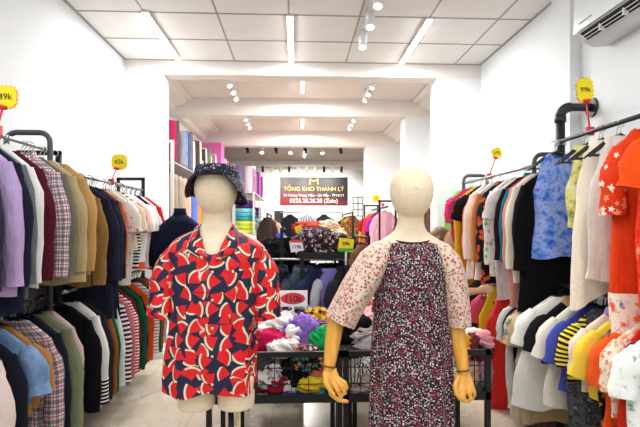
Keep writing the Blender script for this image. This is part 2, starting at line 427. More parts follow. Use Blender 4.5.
def garment(name, label, cat, loc, mat, L=.7, w=.44, sl='short', th=.022, flare=1.0, rz=0, seed=0, collar=None, group=None, neck=.075, amp=.012, smat=None, vneck=0., skew=0., waist=0., band=None, tails=0., ns=24, slen=None, cuff=None):
    """hanging garment: body tube plus sleeves, origin at the neck"""
    r = random.Random(seed*13+5); ph = r.uniform(0, 6); hw = w/2; kf = r.uniform(34, 52)
    prof = []
    if sl == 'pants': zs = [(0, hw*.96), (-.02, hw*.98)]
    elif sl == 'tank': zs = [(0, neck), (-.015, neck+.02), (-.04, hw*.56), (-.08, hw*.72), (-.14, hw*.76), (-.2, hw*.88), (-.25, hw)]
    else: zs = [(0, neck), (-.012, neck+.018), (-.04, hw*.58), (-.075, hw*.79), (-.11, hw*.94), (-.15, hw), (-.2, hw*.99)]
    z0 = zs[-1][0]; m = 12
    for j in range(1, m+1):
        t = j/m; z = z0+(-L-z0)*t
        zs.append((z, hw*(1+(flare-1)*t**1.2)*(1-waist*math.sin(PI*min(1, t*1.3)))))
    rings = []; us = None
    for z, h in zs:
        d = -z/L; ring = []
        ty = th*(.65 if z > -.03 else 1)*(1+.25*d)
        for k in range(ns):
            a = 2*PI*k/ns; c, s = math.cos(a), math.sin(a)
            x = h*math.copysign(abs(c)**.75, c); y = ty*math.copysign(abs(s)**.8, s)
            fo = amp*ss(d*1.6)
            y += fo*math.sin(x*kf+ph+1.5*math.sin(d*3+ph)); x += (fo*.9*math.sin(9*d+ph*2)+skew*d)*(1 if z < -.1 else 0)
            zz = z
            if vneck and z > -.04 and s < -.2: zz -= vneck*(1-abs(x)/(h+1e-6))*(1 if z > -.03 else .6)
            if z < -L*.96: zz += .012*math.sin(x*22+ph)+tails*abs(x)/h
            nz = noise.noise(Vector((x*9, z*7, seed*3.1+(.0 if s < 0 else 9))))
            ring.append((x, y+nz*fo*.9, zz))
        rings.append(ring)
    us = [0]
    R = rings[7 if len(rings) > 7 else -1]
    for i in range(1, ns+1): us.append(us[-1]+(Vector(R[i % ns])-Vector(R[i-1])).length)
    g = G().loft(rings, us=[u+seed*.37 for u in us], vs=[z+seed*.21 for z, h in zs], caps=(False, False))
    o = g.obj(name, mat, None, loc, rz); tag(o, label, cat, group)
    if sl in ('short', 'long'):
        Ls = slen or (.24 if sl == 'short' else min(.58, L*.88))
        for sg in (-1, 1):
            g = G(); rr = []; pts = []; nn = 9 if sl == 'long' else 6
            lean = r.uniform(-.01, .02) if sl == 'long' else r.uniform(-.01, .065)
            for j in range(nn+1):
                t = j/nn
                pts.append((sg*(hw*.80+(.045 if sl == 'short' else .035)*ss(t*2.2)+lean*t), -.004-.01*t+.006*math.sin(t*7+ph+sg), -.095-Ls*t*(1-max(0, lean)*1.2)))
                rr.append((.03+.032*ss(t*4))*(1.0 if sl == 'short' else 1-.28*t)*(1+.09*math.sin(t*13+ph)))
            g.tube(pts, rr, 14, flat=min(1, th*1.15/.05), caps=(False, False))
            so = g.obj('sleeve', smat or mat, o)
            if cuff:
                g = G(); g.tube([(pts[-1][0], pts[-1][1], pts[-1][2]+cuff[1]), (pts[-1][0], pts[-1][1], pts[-1][2]-.006)], [rr[-1]*1.08]*2, 14, flat=min(1, th*1.15/.05)*1.06, caps=(False, False)); g.obj('cuff', cuff[0], so)
    if collar:
        g = G(); rg = []
        for (hh, tt, zz) in ((neck*.95, th*.8, -.01), (neck*.9, th*.95, .022), (neck*1.02, th*1.15, .026), (neck*1.2, th*1.45, -.012)):
            rg.append([(hh*math.cos(2*PI*k/16), tt*math.sin(2*PI*k/16), zz-(.02 if math.sin(2*PI*k/16) < -.5 else 0)) for k in range(16)])
        g.loft(rg, caps=(False, False)); g.obj('collar', collar, o)
    if band:
        g = G(); b = [[(x, y+(-.004 if y < 0 else .004), z) for x, y, z in rings[q]] for q in band[1]]
        g.loft([[(p[0]*1.012, p[1]*1.1, p[2]) for p in q] for q in b], caps=(False, False)); g.obj('band', band[0], o)
    return o
K = [0]
def row(railx, railz, xin, items, hk, hlabel, hgroup, gname, side):
    """garments on a rail that runs down the aisle; items: (px of inner edge, kwargs)"""
    for px, nm, cat, label, kw in items:
        K[0] += 1; kw = dict(kw)
        kw.pop('xs', 1); xi = railx-side*(kw.get('w', .44)/2+(.02 if kw.get('sl') != 'tank' else 0)); y = DY(px, xi)+kw.pop('dy', 0)
        rz = rnd.uniform(-.09, .09)
        x = railx+rnd.uniform(-.012, .012)
        hk_ = kw.pop('hk', hk); hanger(x, y, railz, rz, hk_, hlabel, hgroup); hanger(x+rnd.uniform(-.006, .006), y+rnd.uniform(.03, .042), railz, rz+rnd.uniform(-.1, .1), hk_, hlabel, hgroup)
        kw['L'] *= rnd.uniform(.96, 1.04)
        garment(nm, label, cat, (x, y, railz-.075), rz=rz, seed=K[0], group=gname, **kw)

# --- palettes
NAVY, GREY, WHITE, MAROON, KHAKI, TAN = (30, 34, 52), (108, 114, 118), (228, 230, 230), (84, 24, 40), (186, 164, 124), (200, 158, 98)
BLK = (24, 24, 28)
w_ = plain((234, 234, 232)); blk = plain(BLK); navy = plain(NAVY)
PLD = plaid((226, 224, 226), (44, 52, 78), (176, 40, 74), 22)
PLD2 = plaid((214, 208, 210), (38, 42, 60), (172, 50, 70), 20)
BW = stripes((236, 236, 234), (30, 30, 34), 38, .5)
RW = stripes((236, 234, 230), (190, 44, 52), 42, .55)
GSH = 'garments on the upper rails at the left wall'
HW = 'white hanger on the near upper rail at the left wall'
left_upper_A = [
 (3, 'shirt', 'shirt', 'near-black shirt cut by the left frame edge, before the lavender shirt', dict(mat=plain((52, 46, 62)), L=.74, sl='long')),
 (21, 'shirt', 'shirt', 'lavender long-sleeved shirt nearest the camera on the left upper rail', dict(mat=plain((184, 160, 204)), L=.73, sl='long', collar=plain((184, 160, 204)), th=.03)),
 (27, 'jacket', 'jacket', 'dark navy jacket just behind the lavender shirt', dict(mat=navy, L=.78, sl='long', th=.03)),
 (33, 'shirt', 'shirt', 'grey shirt between the navy jacket and the white shirt', dict(mat=plain(GREY), L=.74, sl='long', collar=plain(GREY))),
 (44, 'shirt', 'shirt', 'white long shirt on the left upper rail beside the grey one', dict(mat=w_, L=.69, sl='long', collar=w_, th=.03)),
 (51, 'shirt', 'shirt', 'maroon shirt squeezed between white shirt and plaid shirt', dict(mat=plain(MAROON), L=.7, sl='long')),
 (66, 'shirt', 'shirt', 'red, white and navy plaid shirt on the left upper rail', dict(mat=PLD, L=.68, sl='long', collar=PLD, th=.034)),
 (71, 'shirt', 'shirt', 'thin grey-green shirt just behind the upper plaid shirt', dict(mat=plain((112, 112, 98)), L=.66, sl='long')),
 (82, 'jacket', 'jacket', 'pale khaki jacket with a wide hem on the left upper rail', dict(mat=plain((184, 166, 124)), L=.72, sl='long', th=.034, flare=1.15)),
 (94, 'jacket', 'jacket', 'golden tan jacket behind the pale khaki one', dict(mat=plain((196, 156, 96)), L=.7, sl='long', th=.03, flare=1.05)),
]
row(-1.52, 1.885, -1.27, left_upper_A, 'white', HW, 'white hangers on the near left upper rail', GSH, -1)
left_upper_B = [
 (105, 'jacket', 'jacket', 'olive brown suede jacket on the left upper rail', dict(mat=plain((140, 108, 62)), L=.68, sl='long', th=.034, collar=plain((140, 108, 62)))),
 (113, 'jacket', 'jacket', 'midnight blue jacket behind the olive brown one', dict(mat=plain((34, 34, 50)), L=.92, sl='long', th=.034)),
 (119, 'coat', 'coat', 'slate blue-black coat hanging longest in the left upper row', dict(mat=plain((38, 42, 62)), L=.94, sl='long', th=.03)),
 (124, 'jacket', 'jacket', 'dark teal jacket before the rust shirt', dict(mat=plain((24, 38, 46)), L=.93, sl='long')),
 (127, 'shirt', 'shirt', 'rust orange shirt seen edge-on between dark teal and white', dict(mat=plain((196, 92, 48)), L=.66, sl='long')),
 (133, 'shirt', 'shirt', 'white shirt with a small red print near its hem, left upper rail', dict(mat=floral((234, 230, 224), ((190, 40, 50), (60, 120, 80)), 22, .3, 1.0, .35), L=.74, sl='short')),
 (138, 'blouse', 'blouse', 'cream blouse next to the vertical-striped top', dict(mat=plain((228, 208, 180)), L=.5, sl='short')),
 (143, 'tshirt', 't-shirt', 'black and white striped top with orange-red panel on the upper rail', dict(mat=BW, L=.62, sl='short', smat=plain((214, 84, 52)))),
 (148, 'tshirt', 't-shirt', 'white tee with an orange stripe at the hem, far upper rail', dict(mat=stripes((236, 234, 230), (222, 90, 60), 3, .2), L=.66, sl='short')),
 (153, 'tshirt', 't-shirt', 'plain white tee near the far end of the left upper rail', dict(mat=w_, L=.64, sl='short')),
 (157, 'cardigan', 'cardigan', 'wine-black cardigan near the far end of the left upper rail', dict(mat=plain((56, 24, 38)), L=.66, sl='long')),
 (161, 'tshirt', 't-shirt', 'white long-sleeved top before the red one, far left rail end', dict(mat=plain((226, 222, 224)), L=.7, sl='long')),
 (165, 'shirt', 'shirt', 'bright red shirt at the far end of the left upper rail', dict(mat=plain((190, 32, 44)), L=.72, sl='long')),
]
row(-1.52, 1.775, -1.27, left_upper_B, 'black', 'black hanger on the far upper rail at the left wall', 'black hangers on the far left upper rail', GSH, -1)
left_lower = [
 (12, 'shirt', 'shirt', 'pale blush shirt nearest the camera on the left lower rail', dict(mat=plain((222, 202, 196)), L=.8, sl='long', th=.03)),
 (24, 'trousers', 'trousers', 'black-navy trousers folded over a hanger, left lower rail', dict(mat=plain((24, 26, 38)), L=.84, sl='long', th=.03)),
 (38, 'shirt', 'shirt', 'light denim blue shirt with a tan band at its hem', dict(mat=blotch(((86, 116, 158), (132, 160, 196)), 9), L=.44, sl='short', band=(plain((170, 118, 62)), (15, 16, 17, 18)), th=.036)),
 (45, 'shirt', 'shirt', 'camel brown knit shirt tucked behind the denim one', dict(mat=plain((172, 122, 66)), L=.42, sl='short', th=.03)),
 (60, 'shirt', 'shirt', 'large crimson, white and navy plaid shirt on the left lower rail', dict(mat=PLD2, L=.86, sl='long', th=.036, flare=1.1)),
 (68, 'jacket', 'jacket', 'ink navy jacket right behind the large lower plaid shirt', dict(mat=plain((28, 30, 44)), L=.78, sl='long', th=.03)),
 (76, 'shirt', 'shirt', 'sage olive shirt before the blush one on the lower rail', dict(mat=plain((130, 134, 104)), L=.8, sl='long', th=.028)),
 (83, 'shirt', 'shirt', 'dusty pink shirt next to the sage olive one, left lower rail', dict(mat=plain((206, 180, 174)), L=.72, sl='long', th=.03)),
 (95, 'sweater', 'sweater', 'long black sweater between dusty pink and white tops', dict(mat=plain((16, 18, 24)), L=.7, sl='long', th=.034)),
 (106, 'sweater', 'sweater', 'white sweater with a black striped cuff on the left lower rail', dict(mat=w_, L=.72, sl='long', th=.036, cuff=(stripes((238, 238, 238), (14, 14, 16), 42, .62), .16))),
 (109, 'sweater', 'sweater', 'thin charcoal top squeezed behind the white sweater', dict(mat=plain((40, 38, 40)), L=.68, sl='long')),
 (114, 'sweater', 'sweater', 'rust brown top on the left lower rail', dict(mat=plain((152, 84, 44)), L=.68, sl='long')),
 (117, 'sweater', 'sweater', 'forest green top edge beside the rust brown one', dict(mat=plain((28, 92, 58)), L=.7, sl='long')),
 (123, 'sweater', 'sweater', 'white top with mint tint, left lower rail', dict(mat=plain((222, 232, 226)), L=.68, sl='long')),
 (127, 'sweater', 'sweater', 'wine and white striped top, left lower rail', dict(mat=stripes((232, 228, 228), (80, 28, 44), 30, .55), L=.7, sl='long')),
 (131, 'sweater', 'sweater', 'rose pink top behind the wine-striped one', dict(mat=plain((196, 112, 122)), L=.7, sl='long')),
 (136, 'sweater', 'sweater', 'red and white finely striped top, left lower rail', dict(mat=RW, L=.72, sl='long')),
 (139, 'sweater', 'sweater', 'maroon top edge after the red striped one', dict(mat=plain((122, 22, 34)), L=.7, sl='long')),
 (144, 'sweater', 'sweater', 'bottle green top on the left lower rail', dict(mat=plain((28, 84, 60)), L=.7, sl='long')),
 (147, 'sweater', 'sweater', 'black top beside the orange one, left lower rail', dict(mat=blk, L=.66, sl='long')),
 (152, 'sweater', 'sweater', 'bright orange-red top on the left lower rail', dict(mat=plain((224, 84, 38)), L=.7, sl='long')),
 (156, 'sweater', 'sweater', 'white and grey pinstriped top, far left lower rail', dict(mat=stripes((238, 236, 234), (120, 120, 124), 34, .3), L=.64, sl='long')),
 (159, 'sweater', 'sweater', 'moss green top near the far end of the left lower rail', dict(mat=plain((48, 88, 50)), L=.66, sl='long')),
 (162, 'sweater', 'sweater', 'brick red top near the far end of the left lower rail', dict(mat=plain((178, 56, 40)), L=.64, sl='long')),
 (165, 'sweater', 'sweater', 'mottled grey top at the far end of the left lower rail', dict(mat=blotch(((110, 110, 112), (220, 220, 220)), 30), L=.62, sl='long')),
]
row(-1.52, .985, -1.27, left_lower, 'black', 'black hanger on the lower rail at the left wall', 'black hangers on the left lower rail', 'garments on the lower rail at the left wall', -1)

# racks at the left wall
def utube(x0, x1, zt, y, r=.016, rad=.06):
    return [(x0, y, 0), (x0, y, zt-rad)]+[(x0+rad-rad*math.cos(a), y, zt-rad+rad*math.sin(a)) for a in (.4, .8, 1.2, PI/2)]+[(x1-rad+rad*math.sin(a), y, zt-rad+rad*math.cos(a)) for a in (0, .4, .8, 1.2, PI/2)]+[(x1, y, 0)]
def sqframe(g, x0, x1, zt, y, w=.014):
    g.box(x0, x0+2*w, y-w, y+w, 0, zt); g.box(x1-2*w, x1, y-w, y+w, 0, zt); g.box(x0, x1, y-w, y+w, zt-2*w, zt)
t = thing('clothes_rack', 'near double-rail rack at the left wall, rounded grey tube end frame', 'clothes rack', (0, 0, 0))
for y in (3.13, 1.75): G().tube(utube(-1.76, -1.5, 1.99, y), .017, 10).obj('end_frame', GREYM, t)
G().tube([(-1.52, 1.7, 1.885), (-1.52, 3.13, 1.885)], .0125, 10).obj('upper_rail', STEEL, t)
G().tube([(-1.52, 1.7, .985), (-1.52, 3.13, .985)], .0125, 10).obj('lower_rail', STEEL, t)
t = thing('clothes_rack', 'far double-rail rack at the left wall, square black end frames', 'clothes rack', (0, 0, 0))
for y in (3.27, 5.04):
    g = G(); sqframe(g, -1.77, -1.5, 1.9, y); g.obj('end_frame', BLACK, t)
G().tube([(-1.52, 3.28, 1.775), (-1.52, 5.04, 1.775)], .0125, 10).obj('upper_rail', STEEL, t)
G().tube([(-1.52, 3.28, .985), (-1.52, 5.04, .985)], .0125, 10).obj('lower_rail', STEEL, t)

# --- right wall
GR = 'garments on the far upper rail at the right wall'
fl = floral
right_upper_B = [
 (444, 'dress', 'dress', 'pale lime green dress at the far end of the right upper rail', dict(mat=plain((150, 214, 110)), L=.85, sl='tank', w=.4)),
 (449, 'blouse', 'blouse', 'magenta and maroon blouse near the far end of the right upper rail', dict(mat=blotch(((120, 28, 60), (206, 52, 104), (90, 40, 50)), 12), L=.7, sl='short')),
 (456, 'blouse', 'blouse', 'mustard yellow blouse on the right upper rail', dict(mat=plain((232, 168, 40)), L=.85, sl='long')),
 (460, 'blouse', 'blouse', 'near-black blouse edge beside the mustard one', dict(mat=blk, L=.6, sl='short')),
 (466, 'shirt', 'shirt', 'coral and white printed shirt on the right upper rail', dict(mat=stripes((238, 226, 216), (226, 120, 84), 8, .3, 0), L=.85, sl='long')),
 (473, 'shirt', 'shirt', 'white shirt with an orange placket, right upper rail', dict(mat=plain((240, 232, 222)), L=.85, sl='long', smat=plain((236, 150, 92)))),
 (479, 'kimono', 'jacket', 'black kimono jacket with orange brush print, right upper rail', dict(mat=fl((30, 30, 34), ((214, 96, 52), (190, 70, 50)), 14, .5, 1.0, .6, 2), L=.82, sl='long', th=.034)),
 (487, 'blouse', 'blouse', 'white blouse with green and pink sprigs, right upper rail', dict(mat=fl((238, 234, 226), ((110, 190, 90), (226, 140, 150)), 20, .4, 1.0, .6), L=.78, sl='long')),
 (492, 'blouse', 'blouse', 'chalk white and grey blouse before the purple-black one', dict(mat=blotch(((238, 232, 228), (200, 190, 190)), 14), L=.9, sl='short')),
 (497, 'blouse', 'blouse', 'plum-black blouse on the right upper rail', dict(mat=plain((48, 24, 40)), L=.62, sl='long')),
 (502, 'blouse', 'blouse', 'crimson and purple blouse with teal shoulder, right upper rail', dict(mat=plain((150, 30, 76)), L=.6, sl='long', collar=plain((30, 120, 140)), smat=plain((30, 120, 140)))),
 (505, 'blouse', 'blouse', 'salmon pink long blouse under the lace one, right upper rail', dict(mat=plain((222, 152, 136)), L=.96, sl='long', th=.03)),
 (510, 'blouse', 'blouse', 'cream lace blouse beside the long black dress', dict(mat=lace((236, 226, 206), (206, 188, 160)), L=.78, sl='long', th=.03)),
 (518, 'dress', 'dress', 'long black dress at the near end of the right upper rail', dict(mat=plain((14, 14, 16), .9, .1), L=.98, sl='long', th=.04, w=.46)),
]
row(1.75, 1.865, 1.54, right_upper_B, 'blacksteel', 'black hanger on the far upper rail at the right wall', 'hangers on the far right upper rail', GR, 1)
right_lower_B = [
 (452, 'skirt', 'skirt', 'orange skirt on the far right lower rail', dict(mat=plain((232, 140, 40)), L=.6, sl='short')),
 (459, 'blouse', 'blouse', 'grey-black blouse on the far right lower rail', dict(mat=plain((60, 60, 66)), L=.7, sl='short')),
 (467, 'tshirt', 't-shirt', 'black tee with two broad white stripes beside the browsing hand', dict(mat=stripes((26, 26, 28), (232, 232, 230), 5, .2), L=.62, sl='short')),
 (474, 'blouse', 'blouse', 'hot pink blouse on the right lower rail', dict(mat=plain((222, 84, 112)), L=.7, sl='short')),
 (480, 'blouse', 'blouse', 'bright yellow blouse with grey top, next to the red dress', dict(mat=plain((240, 212, 50)), L=.86, sl='tank', w=.44)),
 (488, 'dress', 'dress', 'long plain scarlet dress on the right lower rail', dict(mat=plain((222, 32, 26), .6, .3), L=.92, sl='tank', w=.5, th=.05)),
 (505, 'blouse', 'blouse', 'white blouse under the black dress, beside the scarlet one', dict(mat=w_, L=.84, sl='short', th=.03)),
 (509, 'cardigan', 'cardigan', 'soft black cardigan with a cream skirt hem below', dict(mat=plain((22, 22, 24)), L=.84, sl='short', th=.03, band=(plain((222, 208, 188)), (15, 16, 17, 18)))),
 (514, 'dress', 'dress', 'cream dress with grey and orange flower print, right lower rail', dict(mat=fl((232, 216, 180), ((206, 120, 90), (130, 140, 130), (190, 160, 90), (90, 80, 100)), 16, .6), L=.62, sl='short', th=.034)),
 (519, 'blouse', 'blouse', 'beige blouse at the near end of the right lower rail', dict(mat=plain((214, 188, 140)), L=.84, sl='short')),
]
row(1.75, 1.0, 1.53, right_lower_B, 'black', 'black hanger on the far lower rail at the right wall', 'hangers on the far right lower rail', 'garments on the far lower rail at the right wall', 1)
right_upper_A = [
 (536, 'tank_top', 'top', 'sleeveless blue tie-dye top hanging by the black pipe', dict(mat=blotch(((40, 74, 176), (86, 130, 216), (160, 176, 232), (56, 84, 190)), 16), L=.70, sl='tank', w=.31, th=.045, neck=.05, flare=1.1, vneck=.08)),
 (566, 'blouse', 'blouse', 'white and yellow blouse half hidden between blue tie-dye top and cream blouse', dict(mat=blotch(((236, 232, 224), (226, 220, 120), (70, 70, 80)), 12), L=.5, sl='tank', w=.26)),
 (577, 'blouse', 'blouse', 'long cream draped blouse between blue top and orange dress', dict(mat=lace((240, 230, 212), (226, 212, 190)), L=.84, sl='tank', w=.32, th=.045, neck=.06, flare=1.3, tails=-.1)),
 (590, 'shirt', 'shirt', 'ivory shirt edge with a white lining beside the orange dress', dict(mat=plain((240, 236, 226)), L=.78, sl='tank', w=.34, flare=1.25)),
 (607, 'dress', 'dress', 'bright orange-red kimono-sleeved dress with white flowers on its sleeve', dict(mat=plain((232, 66, 24), .7), L=1.0, w=.38, sl='short', th=.05, smat=fl((232, 66, 30), ((244, 232, 214), (240, 150, 110)), 24, .45, 1., .5), slen=.34, vneck=.12, band=(blotch(((36, 56, 150), (238, 226, 206), (240, 232, 214), (226, 60, 30), (250, 190, 90)), 9), (15, 16, 17, 18)))),
 (634, 'dress', 'dress', 'orange-red flowered dress cut by the right frame edge', dict(mat=blotch(((36, 56, 150), (226, 54, 22), (228, 56, 24), (214, 36, 30), (240, 100, 50), (246, 236, 214)), 7), L=1.12, w=.40, sl='short', th=.05, smat=plain((236, 80, 26)))),
]
row(1.765, 1.985, 1.56, right_upper_A, 'blacksteel', 'black hanger on the near upper rail at the right wall', 'hangers on the near right upper rail', 'garments on the near upper rail at the right wall', 1)
right_lower_A = [
 (524, 'blouse', 'blouse', 'wide flared white lace blouse on the right lower rail', dict(mat=lace((250, 248, 242), (236, 230, 218)), L=.72, sl='short', w=.46, flare=1.22, th=.05, skew=-.06)),
 (539, 'shirt', 'shirt', 'black shirt with a tan collar behind the white lace blouse', dict(mat=plain((30, 30, 36)), L=.4, sl='short', collar=plain((200, 160, 110)))),
 (548, 'blouse', 'blouse', 'pearl cream blouse beside the black and yellow print', dict(mat=plain((240, 234, 216)), L=.62, sl='short', flare=1.2, th=.035)),
 (557, 'blouse', 'blouse', 'royal blue edged blouse peeking out on the near lower rail', dict(mat=plain((72, 84, 180)), L=.5, sl='short')),
 (565, 'blouse', 'blouse', 'black and yellow zigzag print blouse, right lower rail', dict(mat=stripes((226, 208, 60), (24, 24, 26), 40, .5), L=.42, sl='short', th=.03)),
 (571, 'skirt', 'skirt', 'charcoal marbled skirt hanging low on the near right rail', dict(mat=blotch(((28, 28, 32), (90, 92, 96), (30, 32, 38), (150, 150, 146)), 26), L=.86, sl='tank', w=.42, th=.03)),
 (578, 'blouse', 'blouse', 'pale pink blouse with lilac collar on the near lower rail', dict(mat=plain((244, 220, 206)), L=.42, sl='short', th=.03, collar=plain((170, 150, 210)))),
 (586, 'blouse', 'blouse', 'lemon yellow blouse on the near lower rail', dict(mat=plain((240, 206, 70)), L=.44, sl='short', th=.03)),
 (594, 'blouse', 'blouse', 'black and amber patterned blouse under the vivid orange one', dict(mat=fl((28, 26, 30), ((206, 140, 50), (90, 60, 40)), 18, .5), L=.64, sl='tank', w=.42)),
 (600, 'blouse', 'blouse', 'vivid orange-red blouse on the near lower rail', dict(mat=plain((238, 88, 34)), L=.52, sl='short', th=.035)),
 (608, 'blouse', 'blouse', 'white blouse with pink-orange flowers, near lower rail', dict(mat=fl((244, 232, 216), ((232, 120, 90), (240, 170, 120)), 34, .5), L=.46, sl='short', th=.03)),
 (616, 'blouse', 'blouse', 'tomato red skirt-length blouse near the right frame edge', dict(mat=plain((216, 52, 34)), L=.7, sl='tank', w=.44)),
 (626, 'dress', 'dress', 'white dress with sea green flowers at the right frame edge', dict(mat=blotch(((70, 150, 140), (236, 240, 234), (240, 242, 238), (238, 240, 236), (90, 160, 150)), 10), L=.8, sl='short', th=.04)),
]
row(1.75, 1.03, 1.55, right_lower_A, 'black', 'black hanger on the near lower rail at the right wall', 'hangers on the near right lower rail', 'garments on the near lower rail at the right wall', 1)
t = thing('clothes_rack', 'double-rail rack at the right wall with two rounded grey end frames', 'clothes rack', (0, 0, 0))
for y in (5.12, 3.58): G().tube(utube(1.74, 1.99, 1.945, y), .017, 10).obj('end_frame', GREYM, t)
G().tube([(1.75, 3.58, 1.865), (1.75, 5.12, 1.865)], .0125, 10).obj('upper_rail', STEEL, t)
G().tube([(1.75, 3.58, 1.0), (1.75, 5.12, 1.0)], .0125, 10).obj('lower_rail', BLACK, t)
t = thing('pipe_rack', 'black iron pipe rack flanged to the right wall, elbow on top', 'clothes rack', (0, 0, 0))
PIPE = paint((52, 55, 60), .45, .5, .4, 'pipe_iron'); ypp, xpp = 3.345, 1.81
G().tube([(xpp, ypp, 0), (xpp, ypp, 2.17)], .03, 16).obj('post', PIPE, t)
g = G(); g.tube([(xpp+.07-.07*math.cos(a), ypp, 2.165+.07*math.sin(a)) for a in [k*PI/12 for k in range(7)]], .034, 16); g.cyl((xpp, ypp, 2.13), (xpp, ypp, 2.17), .038, 16); g.obj('elbow', PIPE, t)
G().tube([(xpp-.045, 1.72, 0), (xpp-.045, 1.72, 2.02)], .026, 14).obj('near_post', PIPE, t)
G().tube([(xpp+.06, ypp, 2.235), (XR-.01, ypp, 2.235)], .027, 16).obj('wall_pipe', PIPE, t)
G().cyl((XR-.018, ypp, 2.235), (XR, ypp, 2.235), .066, 24).obj('wall_flange', PIPE, t)
G().cyl((xpp, ypp, 1.97), (xpp, ypp, 2.01), .037, 16).obj('clamp', STEEL, t)
G().tube([(xpp, ypp, 1.99), (xpp-.045, ypp-.1, 1.985), (xpp-.045, 1.7, 1.985)], .0135, 12).obj('upper_rail', PIPE, t)
G().tube([(xpp-.06, ypp-.04, 1.03), (xpp-.06, 1.7, 1.03)], .0135, 12).obj('lower_rail', PIPE, t)

# ------------------------------------------------------------------ price tags
TAGY = paint((246, 226, 20), .5); TAGR = paint((222, 40, 44), .5); INK = paint((40, 36, 30), .6)
def startag(px, py, y, size, text, label, base, rz=0., tilt=0., sx=1.):
    c = P(px, py, y); t = thing('price_tag', label, 'price tag', c, rz, 'yellow starburst price tags')
    g = G(); n = 36; pts = []
    for k in range(n):
        a = 2*PI*k/n; r = size*(1 if k % 2 else .86); q = .25*min(abs(math.cos(a)), abs(math.sin(a)))
        pts.append((r*sx*(1+q)*math.cos(a+tilt), 0, r*(1+q)*math.sin(a+tilt)))
    g.loft([[(x, -.003, z) for x, _, z in pts], [(x, .003, z) for x, _, z in pts]], smooth=False); g.obj('starburst', TAGY, t)
    g = G(); g.loft([[(x*1.06, .0035, z*1.06) for x, _, z in pts], [(x*1.06, .006, z*1.06) for x, _, z in pts]], smooth=False); g.obj('orange_edge', paint((238, 150, 30), .5), t)
    lettering(text, size*.8*sx, INK, t, (0, -.0045, 0), (PI/2, -tilt*.5, 0), bold=0)
    b = Vector(base)-c; b = Matrix.Rotation(-rz, 3, 'Z') @ b
    d0 = b.normalized()
    G().tube([d0*size*.8, b], .0055, 8).obj('stick', TAGR, t)
    G().box(b.x-.022, b.x+.022, b.y-.012, b.y+.012, b.z-.03, b.z+.02).obj('clip', TAGR, t)
    G().cyl(d0*size*.75+Vector((0, -.004, 0)), d0*size*1.05+Vector((0, .004, 0)), .022, 10).obj('collar', TAGR, t)
    return t
yy = 2.62; startag(5.5, 97, yy, .058, '49k', 'yellow starburst price tag on a red stick above the lavender shirt', (-1.52, yy, 1.91))
yy = 4.25; startag(119, 162, yy, .066, '45k', 'yellow starburst price tag over the far left clothes rack', (-1.52, yy-.05, 1.79))
yy = 2.95; startag(585, 90, yy, .074, '99k', 'yellow oval starburst price tag beside the wall pipe flange', (1.78, yy, 2.0), tilt=.15, sx=.72)
yy = 4.5; startag(497, 153, yy, .05, '59k', 'yellow price tag on a pink stick over the far right rack', (1.77, yy, 1.88), tilt=.5)
yy = 8.3; startag(376, 198.5, yy, .06, '59k', 'tiny yellow price tag over the rack before the third pillar', (1.45, yy, 1.78))

# ------------------------------------------------------------------ shelving beyond the left pillar
SHW = paint((206, 204, 202), .4, .4, .2, 'shelf_metal')
t = thing('storage_shelving', 'tall pale metal shelving with fabric behind the left pillar', 'shelving', (0, 0, 0))
for y in (5.78, 7.6, 9.3, 11.0, 12.7):
    g = G()
    for x in (-1.41, -1.79): g.box(x-.017, x+.017, y-.017, y+.017, 0, 2.40)
    g.box(-1.79, -1.41, y-.012, y+.012, 2.37, 2.40); g.obj('upright', SHW, t)
for z in (.25, .85, 1.42, 2.16):
    G().box(-1.81, -1.39, 5.78, 12.72, z-.02, z).obj('shelf', paint((150, 140, 134), .5), t)
cols_top = [((168, 42, 78), 'crimson'), ((66, 50, 60), 'black'), ((150, 150, 156), 'silver'), ((84, 100, 160), 'blue'), ((110, 116, 130), 'slate'), ((226, 214, 196), 'cream'), ((88, 70, 62), 'brown'), ((196, 190, 180), 'stone'), ((70, 66, 66), 'charcoal'), ((206, 200, 194), 'pearl'), ((120, 130, 120), 'sage'), ((176, 160, 140), 'oat'), ((150, 120, 110), 'cocoa'), ((214, 206, 190), 'ivory')]
def bolt(x, y, z, h, r, c, label, group, mat=None):
    t = thing('fabric_bolt', label, 'fabric bolt', (x, y, z), 0, group)
    g = G(); rings = []
    for j in range(9):
        zz = h*j/8; rings.append([((r*(1+.07*math.sin(3*a+j*.4)))*math.cos(a), (r*.72+.004*math.sin(5*a+j))*math.sin(a), zz) for a in [2*PI*k/18 for k in range(18)]])
    g.loft(rings); g.obj('fabric_roll', mat or plain(c), t)
    G().cyl((0, 0, h), (0, 0, h+.015), r*.35, 10).obj('core', paint((170, 140, 100)), t); return t
yv = 5.88
for i, (c, nm) in enumerate(cols_top):
    m = blotch((c, tuple(min(255, v*1.45+20) for v in c)), 14) if i % 2 else None
    bolt(-1.47-.02*(i % 2), yv, 2.16, .48+.05*math.sin(i*2.1), .08, c, '%s fabric roll upright on the top shelf, before the pink box' % nm, 'fabric rolls on the top shelf', m); yv += .235
pb = G().box(-.19, .19, -.2, .2, 0, .44); o = pb.obj('storage_box', plain((226, 112, 186)), None, (-1.57, 9.45, 2.16)); 
bpy.data.objects.remove(o)
t = thing('storage_box', 'tall bright pink box on the top shelf among fabric rolls', 'box', (-1.55, 9.3, 2.16))
G().box(-.2, .2, -.2, .2, 0, .74).obj('box_body', paint((226, 108, 184), .6), t); G().box(-.205, .205, -.205, .205, .74, .77).obj('lid', paint((230, 128, 192), .6), t)
yv = 9.72
